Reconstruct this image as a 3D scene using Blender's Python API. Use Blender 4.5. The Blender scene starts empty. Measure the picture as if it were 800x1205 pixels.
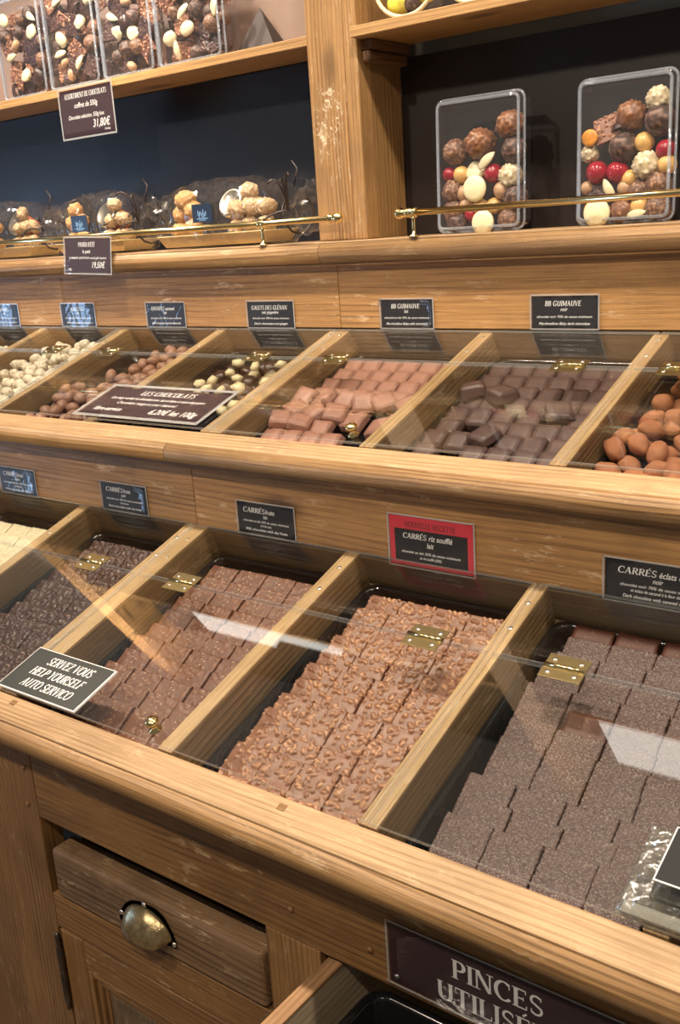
import bpy, bmesh, math, random
from mathutils import Matrix, Vector, noise
random.seed(7)
C = bpy.context.scene.collection
scn = bpy.context.scene
rad = math.radians

# ------------------------------------------------------------------ camera
yaw, pit, rol = rad(-38.0626), rad(15.9713), rad(-3.8676)
F = Vector((math.sin(yaw)*math.cos(pit), math.cos(yaw)*math.cos(pit), -math.sin(pit)))
R0 = Vector((math.cos(yaw), -math.sin(yaw), 0)); U0 = R0.cross(F)
R = R0*math.cos(rol)+U0*math.sin(rol); U = -R0*math.sin(rol)+U0*math.cos(rol)
cd = bpy.data.cameras.new('camera'); cam = bpy.data.objects.new('camera', cd); C.objects.link(cam)
cam.matrix_world = Matrix(((R.x, U.x, -F.x, 0), (R.y, U.y, -F.y, -.65), (R.z, U.z, -F.z, .5462), (0, 0, 0, 1)))
cd.sensor_fit = 'HORIZONTAL'; cd.sensor_width = 36; cd.lens = 36*1169.35/800; cd.clip_start = .01
scn.camera = cam

# ------------------------------------------------------------------ world, lights, exposure
w = bpy.data.worlds.new('shop_ambient'); scn.world = w; w.use_nodes = True
bg = w.node_tree.nodes['Background']; bg.inputs[0].default_value = (.80, .72, .62, 1); bg.inputs[1].default_value = .15
def area(name, loc, tgt, size, power, col, sy=None, spread=180):
    l = bpy.data.lights.new(name, 'AREA'); l.energy = power; l.color = col; l.size = size
    if sy: l.shape = 'RECTANGLE'; l.size_y = sy
    else: l.shape = 'DISK'
    l.spread = rad(spread)
    o = bpy.data.objects.new(name, l); C.objects.link(o); o.location = loc
    o.rotation_euler = (Vector(tgt)-Vector(loc)).to_track_quat('-Z', 'Y').to_euler(); return o
warm = (1, .85, .68)
for i, (x, y, p) in enumerate([(-2.3, .02, 11), (-1.35, .0, 11), (-.35, .0, 13), (.65, .02, 11), (-1.2, -1.3, 10), (.2, -1.3, 10)]):
    area('ceiling_spot', (x, y, 1.93), (x*.86-.12, .45, .1), .11, p, warm, spread=140)
area('shop_window_daylight', (-4.15, -.95, .18), (-1.2, .8, .5), .5, 12, (.38, .62, 1), sy=1.0)
area('shelf_fill', (-1.6, .25, 1.9), (-1.62, .76, .95), .08, 3.5, warm, spread=60)  # added fill, brightens the tall boxes on the upper left shelf
area('post_fill', (-2.45, .1, 1.9), (-2.67, .7, 1.45), .08, 9, warm, spread=60)  # added fill, brightens the far post so its mirror image shows
scn.view_settings.view_transform = 'Standard'; scn.view_settings.look = 'None'
scn.view_settings.gamma = 1; scn.view_settings.use_curve_mapping = False
scn.view_settings.exposure = .36

# ------------------------------------------------------------------ material helpers
class NT:
    def __init__(s, name):
        s.m = bpy.data.materials.new(name); s.m.use_nodes = True; s.t = s.m.node_tree; s.t.nodes.clear()
        s.out = s.n('ShaderNodeOutputMaterial')
    def n(s, ty, **kw):
        nd = s.t.nodes.new(ty)
        for k, v in kw.items():
            if k.startswith('i_'):
                key = k[2:].replace('_', ' ')
                nd.inputs[key].default_value = v
            else: setattr(nd, k, v)
        return nd
    def l(s, a, b): s.t.links.new(a, b)
    def math(s, op, a, b=None, clamp=False):
        nd = s.n('ShaderNodeMath', operation=op); nd.use_clamp = clamp
        for i, v in enumerate((a, b)):
            if v is None: continue
            if isinstance(v, (int, float)): nd.inputs[i].default_value = v
            else: s.l(v, nd.inputs[i])
        return nd.outputs[0]
    def mix(s, f, a, b, mode='MIX'):
        nd = s.n('ShaderNodeMix', data_type='RGBA', blend_type=mode)
        for i, v in ((0, f), (6, a), (7, b)):
            if isinstance(v, (int, float)): nd.inputs[i].default_value = v
            elif isinstance(v, tuple): nd.inputs[i].default_value = (*v, 1) if len(v) == 3 else v
            else: s.l(v, nd.inputs[i])
        return nd.outputs[2]
    def noise(s, vec, scale, detail=4, rough=.55, dist=0):
        nd = s.n('ShaderNodeTexNoise'); nd.inputs['Scale'].default_value = scale; nd.inputs['Detail'].default_value = detail
        nd.inputs['Roughness'].default_value = rough; nd.inputs['Distortion'].default_value = dist
        if vec is not None: s.l(vec, nd.inputs['Vector'])
        return nd.outputs[0]
    def ramp(s, v, lo, hi):
        nd = s.n('ShaderNodeMapRange'); nd.inputs[1].default_value = lo; nd.inputs[2].default_value = hi
        s.l(v, nd.inputs[0]); return nd.outputs[0]
    def bump(s, h, strength, dist):
        nd = s.n('ShaderNodeBump'); nd.inputs['Strength'].default_value = strength; nd.inputs['Distance'].default_value = dist
        s.l(h, nd.inputs['Height']); return nd.outputs[0]
    def bsdf(s, col, rough=.5, metal=0, normal=None, **kw):
        b = s.n('ShaderNodeBsdfPrincipled')
        for k, v in (('Base Color', col), ('Roughness', rough), ('Metallic', metal)):
            if isinstance(v, tuple): b.inputs[k].default_value = (*v, 1)
            elif isinstance(v, (int, float)): b.inputs[k].default_value = v
            else: s.l(v, b.inputs[k])
        if normal is not None: s.l(normal, b.inputs['Normal'])
        for k, v in kw.items(): b.inputs[k.replace('_', ' ')].default_value = v
        s.l(b.outputs[0], s.out.inputs[0]); return b

def plain(name, col, rough=.5, metal=0, bumps=0, bs=60, var=0, **kw):
    t = NT(name); tc = t.n('ShaderNodeTexCoord').outputs['Object']; c = col; nrm = None
    if var:
        nz = t.noise(tc, bs, 5, .6); c = t.mix(t.ramp(nz, .3, .7), tuple(x*(1-var) for x in col), tuple(min(1, x*(1+var)) for x in col))
    if bumps: nrm = t.bump(t.noise(tc, bs, 4, .6), bumps, .004)
    t.bsdf(c, rough, metal, nrm, **kw); return t.m

def wood(name, light, dark, axis=0, rough=.5, wear=.25, wearcol=(.66, .50, .32), grain=1., dirt=.35, patch=None, knots=True):
    t = NT(name)
    tc = t.n('ShaderNodeTexCoord').outputs['Object']
    oi = t.n('ShaderNodeObjectInfo').outputs['Random']
    off = t.n('ShaderNodeCombineXYZ'); t.l(t.math('MULTIPLY', oi, 13.7), off.inputs[0]); t.l(t.math('MULTIPLY', oi, 7.3), off.inputs[1]); t.l(t.math('MULTIPLY', oi, 4.1), off.inputs[2])
    add = t.n('ShaderNodeVectorMath', operation='ADD'); t.l(tc, add.inputs[0]); t.l(off.outputs[0], add.inputs[1]); P = add.outputs[0]
    def st(along, across):
        m = t.n('ShaderNodeVectorMath', operation='MULTIPLY'); sc = [across]*3; sc[axis] = along
        m.inputs[1].default_value = sc; t.l(P, m.inputs[0]); return m.outputs[0]
    warp = t.noise(st(1.1, 7), 1, 3, .5)
    amp = t.noise(st(3, 25), 1, 2, .5)
    sep = t.n('ShaderNodeSeparateXYZ'); t.l(P, sep.inputs[0])
    oth = [i for i in (0, 1, 2) if i != axis]
    r = t.math('ADD', t.math('MULTIPLY', sep.outputs[oth[0]], 1.0), t.math('MULTIPLY', sep.outputs[oth[1]], .83))
    ph = t.math('ADD', t.math('MULTIPLY', r, 900*grain), t.math('MULTIPLY', warp, 42))
    rings = t.math('MULTIPLY', t.math('ADD', t.math('SINE', ph), 1), .5)
    rings = t.math('MULTIPLY', t.math('POWER', rings, 2.2), t.ramp(amp, .3, .7))
    fine = t.noise(st(9, 520), 1, 5, .7)
    broad = t.noise(st(1.6, 14), 1, 3, .55)
    g = t.math('ADD', t.math('MULTIPLY', rings, .46), t.math('ADD', t.math('MULTIPLY', t.ramp(fine, .35, .68), .50), t.math('MULTIPLY', t.ramp(broad, .3, .7), .36)))
    col = t.mix(t.ramp(g, .18, .88), light, tuple(x*.85 for x in dark))
    if knots:
        v = t.n('ShaderNodeTexVoronoi'); v.inputs['Scale'].default_value = 1; t.l(st(3.2, 8.5), v.inputs['Vector'])
        k = t.ramp(v.outputs['Distance'], .17, .07)
        col = t.mix(t.math('MULTIPLY', k, .85), col, tuple(x*.35 for x in dark))
    # grime and wear
    d1 = t.noise(P, 6, 6, .65); col = t.mix(t.math('MULTIPLY', t.ramp(d1, .5, .75), dirt), col, tuple(x*.32 for x in dark))
    w1 = t.noise(st(18, 75), 1, 6, .75); w2 = t.noise(P, 7, 3, .5)
    wm = t.math('MULTIPLY', t.ramp(w1, .57, .62), t.ramp(w2, .42, .58)); wm = t.math('MULTIPLY', wm, wear)
    col = t.mix(wm, col, wearcol)
    if patch:   # scraped patch: centre and half sizes in object space
        (cx, cy, cz), (hx, hy, hz) = patch
        s2 = t.n('ShaderNodeSeparateXYZ'); t.l(tc, s2.inputs[0])
        e = None
        for o_, c_, h_ in zip(s2.outputs, (cx, cy, cz), (hx, hy, hz)):
            q = t.math('POWER', t.math('DIVIDE', t.math('ABSOLUTE', t.math('SUBTRACT', o_, c_)), h_), 2); e = q if e is None else t.math('ADD', e, q)
        m = t.math('MULTIPLY', t.ramp(e, 1.0, .5), t.ramp(t.noise(tc, 80, 6, .85, 1.2), .54, .60))
        col = t.mix(m, col, (.72, .62, .45))
    bmp = t.math('ADD', t.math('MULTIPLY', fine, .5), t.math('MULTIPLY', rings, .25))
    nrm = t.bump(bmp, .6, .002)
    rg = t.math('ADD', t.math('MULTIPLY', t.ramp(fine, .3, .7), .15), rough)
    t.bsdf(col, rg, 0, nrm); return t.m

def thin(name, tint=(1, 1, 1), rough=.0, ior=1.5, haze=0., hazecol=(.9, .9, .9), bumps=0, bs=40, spec=1.):
    """clear sheet material: fresnel mix of transparent and glossy; light passes straight through"""
    t = NT(name)
    geo = t.n('ShaderNodeNewGeometry')
    io = t.math('ADD', ior, t.math('MULTIPLY', geo.outputs['Backfacing'], 1/ior-ior))
    fr = t.n('ShaderNodeFresnel'); t.l(io, fr.inputs[0])
    tr = t.n('ShaderNodeBsdfTransparent'); tr.inputs[0].default_value = (*tint, 1)
    gl = t.n('ShaderNodeBsdfGlossy'); gl.inputs['Roughness'].default_value = rough; gl.inputs[0].default_value = (1, 1, 1, 1)
    if bumps:
        tc = t.n('ShaderNodeTexCoord').outputs['Object']
        b = t.bump(t.noise(tc, bs, 3, .55, 1.8), bumps, .01 if bs < 50 else .03); t.l(b, fr.inputs[1]); t.l(b, gl.inputs['Normal'])
    base = tr.outputs[0]
    if haze:
        df = t.n('ShaderNodeBsdfDiffuse'); df.inputs[0].default_value = (*hazecol, 1)
        mh = t.n('ShaderNodeMixShader'); mh.inputs[0].default_value = haze; t.l(tr.outputs[0], mh.inputs[1]); t.l(df.outputs[0], mh.inputs[2]); base = mh.outputs[0]
    mx = t.n('ShaderNodeMixShader'); t.l(t.math('MULTIPLY', fr.outputs[0], spec, True), mx.inputs[0]); t.l(base, mx.inputs[1]); t.l(gl.outputs[0], mx.inputs[2])
    t.l(mx.outputs[0], t.out.inputs[0]); return t.m

def choc(name, col, bumpcol, rough=.42, speck=0, speckcol=(.8, .7, .55), sscale=260, fine=0., bloom=0.):
    t = NT(name); tc = t.n('ShaderNodeTexCoord').outputs['Object']
    at = t.n('ShaderNodeAttribute'); at.attribute_name = 'nib'
    nz = t.noise(tc, 45, 4, .6)
    c = t.mix(t.ramp(nz, .3, .7), tuple(x*.82 for x in col), tuple(min(1, x*1.18) for x in col))
    c = t.mix(t.math('MULTIPLY', at.outputs['Fac'], .9), c, bumpcol)
    if bloom:
        bn = t.noise(tc, 620, 2, .6); c = t.mix(t.math('MULTIPLY', t.ramp(bn, .5, .66), bloom), c, (.36, .29, .27))
    if speck:
        v = t.n('ShaderNodeTexVoronoi'); v.inputs['Scale'].default_value = sscale; t.l(tc, v.inputs['Vector'])
        sc = t.n('ShaderNodeSeparateColor'); t.l(v.outputs['Color'], sc.inputs[0])
        m = t.math('MULTIPLY', t.ramp(v.outputs['Distance'], .42, .3), t.ramp(sc.outputs[0], 1-speck, 1-speck+.02))
        c = t.mix(m, c, speckcol)
    nrm = t.bump(t.noise(tc, 300, 4, .7), .25+fine, .0015)
    t.bsdf(c, rough, 0, nrm); return t.m

M = {}
hon = (.50, .33, .165); hond = (.27, .145, .055)
M['top'] = wood('worn_top_wood', (.52, .345, .185), (.29, .165, .07), 0, .42, .4, dirt=.35)
M['nose'] = wood('nosing_wood', (.43, .255, .11), (.21, .11, .04), 0, .36, .35, dirt=.4)
M['face'] = wood('front_rail_wood', (.34, .175, .055), (.15, .068, .020), 0, .45, .8, (.50, .34, .18), dirt=.45)
M['facev'] = wood('front_stile_wood', (.36, .19, .065), (.17, .08, .024), 2, .45, .35, (.50, .34, .18), dirt=.45)
M['fascia'] = wood('fascia_wood', (.44, .235, .080), (.22, .105, .033), 0, .42, .5, dirt=.45, grain=.8)
M['drawer'] = wood('old_drawer_wood', (.30, .18, .088), (.13, .07, .032), 0, .55, 1., (.50, .37, .22), dirt=.8)
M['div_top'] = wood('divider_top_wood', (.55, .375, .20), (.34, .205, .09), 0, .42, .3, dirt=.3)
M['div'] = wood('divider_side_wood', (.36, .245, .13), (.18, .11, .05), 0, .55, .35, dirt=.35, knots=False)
M['inner'] = wood('inner_case_wood', (.22, .16, .10), (.11, .075, .045), 0, .6, .2, dirt=.5)
M['shelf'] = wood('shelf_wood', (.52, .30, .115), (.29, .15, .05), 0, .42, .2, dirt=.2)
M['post'] = wood('post_wood', (.45, .255, .10), (.23, .12, .04), 2, .42, .35, dirt=.35, patch=((-.004, 0, -.499), (.034, .5, .062)))
M['trimv'] = wood('post_trim_wood', (.45, .255, .10), (.23, .12, .04), 2, .42, .35, dirt=.35)
M['side'] = wood('side_panel_wood', (.38, .215, .08), (.20, .105, .036), 2, .45, .2, dirt=.35)
M['dark_wood'] = wood('dark_cleat_wood', (.20, .10, .045), (.09, .042, .018), 1, .45, .1)
M['pale_drawer'] = wood('pale_drawer_wood', (.50, .40, .28), (.36, .27, .17), 1, .55, .2, dirt=.2)
M['pale_edge'] = wood('drawer_edge_wood', (.45, .26, .13), (.29, .15, .06), 1, .5, .3, dirt=.4)
M['panel_wood'] = wood('door_panel_wood', (.24, .16, .085), (.12, .075, .035), 2, .5, .6, (.42, .30, .18), dirt=.7)
def backmat(name, col, rough):
    t = NT(name); tc = t.n('ShaderNodeTexCoord').outputs['Object']
    nz = t.noise(tc, 2.5, 4, .6); c = t.mix(nz, tuple(x*.7 for x in col), tuple(x*1.3 for x in col))
    t.bsdf(c, rough, 0, t.bump(t.noise(tc, 140, 3, .6), .12, .002)); return t.m
M['back_blue'] = backmat('blue_sheen_panel', (.016, .018, .026), .33)  # dark paint with the blue daylight sheen mixed into its colour
M['back_brown'] = backmat('dark_brown_painted_panel', (.013, .008, .007), .5)
M['back_taupe'] = backmat('taupe_panel', (.27, .19, .155), .5)  # even taupe tone behind the upper left bay
M['brass'] = plain('polished_brass', (.86, .70, .36), .14, 1)
M['pink_brass'] = M['brass']
M['old_brass'] = plain('tarnished_brass', (.40, .31, .17), .3, .8, .3, 90, .45)
M['hinge_brass'] = plain('hinge_brass', (.46, .38, .19), .3, 1)
M['steel'] = plain('screw_steel', (.72, .70, .66), .3, 1)
M['iron'] = plain('dark_hinge_iron', (.14, .12, .10), .38, 1, .2, 120, .3)
M['black_plastic'] = plain('black_tray_plastic', (.008, .008, .009), .12)
M['black_card'] = plain('black_card', (.014, .013, .016), .4)
M['matt_black'] = plain('matt_black_card', (.012, .012, .013), .75)
M['plum_card'] = plain('plum_brown_card', (.045, .020, .024), .4)
M['green_black'] = plain('black_board', (.022, .026, .024), .38)
M['red_card'] = plain('red_card', (.62, .03, .055), .4)
M['ink'] = plain('white_ink', (.86, .86, .84), .5)
M['dark_ink'] = plain('dark_ink', (.16, .02, .02), .5)
M['white_edge'] = plain('white_edge', (.75, .75, .73), .4)
M['white'] = plain('white_painted_board', (.93, .92, .90), .6)
t = NT('added_reflection_glow'); em = t.n('ShaderNodeEmission'); em.inputs[0].default_value = (1, .95, .88, 1); em.inputs[1].default_value = 3.2; t.l(em.outputs[0], t.out.inputs[0]); M['glow'] = t.m  # glow of the added panels mirrored in the lids
M['glass'] = thin('clear_glass', (.97, .985, .975), 0., 1.5)
M['acryl_edge'] = thin('acrylic_edge', (.85, .88, .88), .12, 1.5, .2, (.85, .88, .88), spec=1.)
M['sleeve'] = thin('clear_card_sleeve', (.97, .97, .97), .06, 1.5, .012, (.9, .9, .9), bumps=.25, bs=14)
M['sleeve_rim'] = thin('card_sleeve_rim', (.9, .9, .9), .2, 1.5, .35, (.8, .8, .8))
M['film'] = thin('cellophane', (.99, .99, .99), .06, 1.5, .010, (.9, .88, .84), bumps=.12, bs=40)
M['boxplastic'] = thin('clear_box_plastic', (.97, .97, .98), .03, 1.5, .015, (.9, .9, .95))
M['boxrim'] = thin('clear_box_rim', (.85, .88, .92), .06, 1.6, .16, (.75, .82, .92))
M['wall'] = plain('cream_plaster', (.70, .62, .50), .8, 0, .1, 30, .05)
M['floor'] = plain('dark_floor', (.14, .10, .075), .5, 0, .1, 8, .2)
M['ceil'] = plain('white_ceiling', (.75, .71, .64), .8)

# ------------------------------------------------------------------ object helpers
W = {}
def reg(o, mw, parent=None):
    C.objects.link(o); W[o.name] = mw.copy()
    if parent is not None:
        o.parent = parent; o.matrix_parent_inverse = Matrix.Identity(4)
        o.matrix_basis = W[parent.name].inverted() @ mw
    else: o.matrix_basis = mw
    return o
def tag(o, label=None, cat=None, group=None, kind=None):
    if label: o['label'] = label
    if cat: o['category'] = cat
    if group: o['group'] = group
    if kind: o['kind'] = kind
    return o
def T3(x, y, z): return Matrix.Translation((x, y, z))
def RX(a): return Matrix.Rotation(a, 4, 'X')
def RY(a): return Matrix.Rotation(a, 4, 'Y')
def RZ(a): return Matrix.Rotation(a, 4, 'Z')
def empty(name, loc, label=None, cat=None, group=None, mw=None):
    o = bpy.data.objects.new(name, None); o.empty_display_size = .02
    reg(o, mw if mw is not None else T3(*loc)); return tag(o, label, cat, group)
def link(name, me, mats, mw, parent=None, smooth=False):
    if mats is not None and not me.materials:
        for m in (mats if isinstance(mats, (list, tuple)) else [mats]): me.materials.append(m)
    if smooth: me.polygons.foreach_set('use_smooth', [True]*len(me.polygons))
    return reg(bpy.data.objects.new(name, me), mw, parent)
def frombm(bm, name='m'):
    me = bpy.data.meshes.new(name); bm.normal_update(); bm.to_mesh(me); bm.free(); return me
def boxbm(sx, sy, sz, bev=.0015, seg=2, bm=None, off=(0, 0, 0), warp=0):
    b = bmesh.new(); r = bmesh.ops.create_cube(b, size=1)
    for v in b.verts: v.co = Vector((v.co.x*sx, v.co.y*sy, v.co.z*sz))
    if bev: bmesh.ops.bevel(b, geom=b.edges[:], offset=min(bev, .45*min(sx, sy, sz)), segments=seg, affect='EDGES', profile=.5)
    for v in b.verts: v.co += Vector(off)
    if bm is None: return b
    me = frombm(b); bm.from_mesh(me); bpy.data.meshes.remove(me); return bm
def box(name, x0, x1, y0, y1, z0, z1, mat, parent=None, bev=.0015, frame=None, seg=2):
    """board between limits; frame = matrix of a sloping plane"""
    me = frombm(boxbm(x1-x0, y1-y0, z1-z0, bev, seg), name)
    mw = (frame if frame is not None else Matrix.Identity(4)) @ T3((x0+x1)/2, (y0+y1)/2, (z0+z1)/2)
    return link(name, me, mat, mw, parent)
def prism(name, prof, x0, x1, mat, parent=None, smooth=False, mw=None, center=True):
    """profile in (y,z) extruded along x"""
    bm = bmesh.new(); cx = (x0+x1)/2; cy = sum(p[0] for p in prof)/len(prof); cz = sum(p[1] for p in prof)/len(prof)
    a = [bm.verts.new((x0-cx, p[0]-cy, p[1]-cz)) for p in prof]; b = [bm.verts.new((x1-cx, p[0]-cy, p[1]-cz)) for p in prof]
    n = len(prof)
    bm.faces.new(a); bm.faces.new(b[::-1])
    for i in range(n):
        f = bm.faces.new((a[i], b[i], b[(i+1) % n], a[(i+1) % n])); f.smooth = smooth
    bmesh.ops.recalc_face_normals(bm, faces=bm.faces[:])
    me = frombm(bm, name)
    return link(name, me, mat, (mw or Matrix.Identity(4)) @ T3(cx, cy, cz), parent)
def lathe(name, prof, mat, mw, parent=None, seg=20):
    bm = bmesh.new(); rings = []
    for r_, z in prof:
        rings.append([bm.verts.new((r_*math.cos(2*math.pi*i/seg), r_*math.sin(2*math.pi*i/seg), z)) for i in range(seg)])
    for a, b in zip(rings, rings[1:]):
        for i in range(seg): bm.faces.new((a[i], a[(i+1) % seg], b[(i+1) % seg], b[i]))
    bm.faces.new(rings[0][::-1]); bm.faces.new(rings[-1])
    bmesh.ops.recalc_face_normals(bm, faces=bm.faces[:])
    return link(name, frombm(bm, name), mat, mw, parent, True)
def tube(bm, pts, r_, seg=6, mi=0):
    rings = []
    for i, p in enumerate(pts):
        p = Vector(p); d = (Vector(pts[min(i+1, len(pts)-1)])-Vector(pts[max(i-1, 0)])).normalized()
        a = d.cross(Vector((0, 0, 1)));  a = a.normalized() if a.length > .01 else Vector((1, 0, 0)); b = d.cross(a)
        rings.append([bm.verts.new(p+(a*math.cos(2*math.pi*k/seg)+b*math.sin(2*math.pi*k/seg))*r_) for k in range(seg)])
    for a, b in zip(rings, rings[1:]):
        for i in range(seg): f = bm.faces.new((a[i], a[(i+1) % seg], b[(i+1) % seg], b[i])); f.material_index = mi; f.smooth = True
    bm.faces.new(rings[0][::-1]); bm.faces.new(rings[-1])

AL = rad(18.2)
LOW = RX(AL)                                  # sloping frame of the lower counter: x, s, n
MID = T3(0, .3845, .2654) @ RX(AL)            # sloping frame of the middle display

# ------------------------------------------------------------------ lettering
def arc(cx, cy, rx, ry, a0, a1, n=14): return [(cx+rx*math.cos(rad(a0+(a1-a0)*i/n)), cy+ry*math.sin(rad(a0+(a1-a0)*i/n))) for i in range(n+1)]
TK, TN = .165, .075
def glyph(ch):
    """serif capital: list of (points, mode); mode None = pen width from direction, number = fixed width"""
    S = []
    def V(x, y0=0, y1=1, s0=1, s1=1, wd=TK):
        S.append(([(x, y0), (x, y1)], wd))
        if s0: S.append(([(x-.15, y0+.02), (x+.15, y0+.02)], .045))
        if s1: S.append(([(x-.15, y1-.02), (x+.15, y1-.02)], .045))
    def H(x0, x1, y, wd=TN): S.append(([(x0, y), (x1, y)], wd))
    def L(p, q, wd): S.append(([p, q], wd))
    def foot(x, y): S.append(([(x-.12, y), (x+.12, y)], .045))
    adv = .7
    if ch == 'A': L((.1, 0), (.36, 1), TN); L((.36, 1), (.66, 0), TK); H(.2, .56, .34); foot(.1, .02); foot(.66, .02); adv = .8
    elif ch == 'B': V(.15); S.append(([(.15, .97), (.3, .97)]+arc(.3, .75, .2, .22, 90, -90)+[(.15, .53)], None)); S.append(([(.3, .53)]+arc(.33, .27, .23, .25, 90, -90)+[(.15, .03)], None)); adv = .68
    elif ch == 'C': S.append((arc(.43, .5, .33, .49, 50, 318, 22), None)); L((.66, .66), (.66, .97), .05); adv = .78
    elif ch == 'G': S.append((arc(.43, .5, .33, .49, 50, 300, 22), None)); L((.66, .68), (.66, .97), .05); V(.66, .05, .45, 0, 1); adv = .85
    elif ch == 'D': V(.15); S.append(([(.15, .97), (.3, .97)]+arc(.33, .5, .36, .47, 90, -90)+[(.15, .03)], None)); adv = .82
    elif ch in 'EÉ':
        V(.15); H(.15, .55, .97); H(.15, .45, .52); H(.15, .58, .03); L((.55, .8), (.55, .99), .045); L((.45, .42), (.45, .62), .045); L((.58, .01), (.58, .22), .045); adv = .66
        if ch == 'É': L((.3, 1.1), (.45, 1.28), .09)
    elif ch == 'F': V(.15); H(.15, .55, .97); H(.15, .45, .52); L((.55, .8), (.55, .99), .045); L((.45, .42), (.45, .62), .045); adv = .62
    elif ch == 'H': V(.15); V(.65); H(.15, .65, .52); adv = .8
    elif ch == 'I': V(.17); adv = .34
    elif ch == 'L': V(.15); H(.15, .56, .03); L((.56, .01), (.56, .25), .045); adv = .62
    elif ch == 'M': V(.12, wd=TN); L((.14, 1), (.45, .08), TK); L((.45, .08), (.76, 1), TN); V(.8); adv = .96
    elif ch == 'N': V(.13, wd=TN); L((.14, 1), (.68, 0), TK); V(.69, wd=TN, s0=0); adv = .84
    elif ch == 'O': S.append((arc(.42, .5, .33, .49, 0, 360, 28), None)); adv = .84
    elif ch == 'P': V(.15); S.append(([(.15, .97), (.3, .97)]+arc(.32, .72, .23, .25, 90, -90)+[(.15, .47)], None)); adv = .64
    elif ch == 'R': V(.15); S.append(([(.15, .97), (.3, .97)]+arc(.32, .74, .22, .23, 90, -90)+[(.15, .51)], None)); L((.34, .51), (.64, 0), TK); foot(.66, .02); adv = .72
    elif ch == 'S':
        S.append((arc(.31, .74, .2, .235, 40, 215, 12)+[(.28, .53), (.4, .45)]+arc(.31, .26, .22, .24, 35, -145, 12), .105)); L((.5, .76), (.5, .96), .045); L((.12, .04), (.12, .26), .045); adv = .62
    elif ch == 'T': V(.36, s1=0); H(.05, .67, .97); L((.06, .78), (.06, .99), .045); L((.66, .78), (.66, .99), .045); adv = .72
    elif ch == 'U': S.append(([(.17, 1), (.17, .35)]+arc(.41, .32, .24, .3, 180, 360, 12)+[(.65, .35), (.65, 1)], None)); foot(.17, .98); foot(.65, .98); adv = .82
    elif ch == 'V': L((.1, 1), (.38, 0), TK); L((.38, 0), (.64, 1), TN); foot(.1, .98); foot(.64, .98); adv = .74
    elif ch == 'Y': L((.08, 1), (.36, .48), TK); L((.36, .48), (.62, 1), TN); V(.36, 0, .48, 1, 0); foot(.08, .98); foot(.62, .98); adv = .7
    elif ch == 'Z': H(.1, .58, .97); L((.56, .97), (.1, .03), TK); H(.1, .6, .03); L((.1, .78), (.1, .99), .045); L((.6, .01), (.6, .22), .045); adv = .68
    elif ch == 'J': S.append(([(.36, 1), (.36, .15)]+arc(.22, .12, .14, .14, 0, -160, 8), None)); foot(.36, .98); adv = .52
    elif ch == "'": L((.12, 1), (.09, .75), .08); adv = .22
    elif ch == '-': H(.05, .35, .4, .08); adv = .4
    elif ch == ' ': adv = .36
    return S, adv
def serif(bm, text, x, y, h, shear=0, align='c', mi=0, wide=1., n=0.):
    """adds capitals to bm in the plane z = n; x,y is the anchor on the base line"""
    tot = sum(glyph(c)[1] for c in text)*h*wide
    ox = x-(tot/2 if align == 'c' else tot if align == 'r' else 0)
    k = 0
    for ch in text:
        S, adv = glyph(ch)
        for pts, wd in S:
            k += 1
            L_ = []
            for i, (px, py) in enumerate(pts):
                q0 = pts[max(i-1, 0)]; q1 = pts[min(i+1, len(pts)-1)]
                if len(pts) > 2 and pts[0] == pts[-1] and i in (0, len(pts)-1): q0, q1 = pts[-2], pts[1]
                dx, dy = q1[0]-q0[0], q1[1]-q0[1]; d = math.hypot(dx, dy) or 1; dx /= d; dy /= d
                ww = (TN+(TK-TN)*abs(dy)**1.3) if wd is None else wd
                if wd == TK and len(pts) == 2: ww = TK
                L_.append(((px-dy*ww/2, py+dx*ww/2), (px+dy*ww/2, py-dx*ww/2)))
            vs = [[bm.verts.new((ox+(a[0]+shear*a[1])*h*wide, y+a[1]*h, n+k*2e-7)) for a in pr] for pr in L_]
            for a, b in zip(vs, vs[1:]):
                f = bm.faces.new((a[1], b[1], b[0], a[0])); f.material_index = mi
        ox += adv*h*wide
def sans(bm, text, x, y, h, shear=.25, align='CENTER', bold=.012, width=None, n=0.):
    cu = bpy.data.curves.new('t', 'FONT'); cu.body = text; cu.size = 1; cu.shear = shear; cu.align_x = 'LEFT'; cu.offset = bold; cu.resolution_u = 3
    o = bpy.data.objects.new('t', cu); me = o.to_mesh()
    if me and len(me.vertices):
        xs = [v.co.x for v in me.vertices]; x0, x1 = min(xs), max(xs); sc = h/.72; sx = sc*.85
        if width: sx = width/(x1-x0)
        a = {'CENTER': (x0+x1)/2, 'LEFT': x0, 'RIGHT': x1}[align]
        vs = [bm.verts.new((x+(v.co.x-a)*sx, y+v.co.y*sc, n)) for v in me.vertices]
        for p in me.polygons:
            try: bm.faces.new([vs[i] for i in p.vertices])
            except ValueError: pass
    o.to_mesh_clear(); bpy.data.objects.remove(o); bpy.data.curves.remove(cu)
def lettering(lines, mw, parent, mat='ink', name='lettering'):
    """lines: (kind, text, x, y, h, options) in the card plane"""
    bm = bmesh.new()
    for k, tx, x, y, h, kw in lines: (serif if k == 'S' else sans)(bm, tx, x, y, h, **kw)
    for f in bm.faces:
        if f.normal.z < 0: pass
    me = frombm(bm, name)
    return link(name, me, M[mat], mw, parent)
FRONT = RX(rad(90))       # card plane (x,y) -> world (x,z), facing -Y
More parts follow.
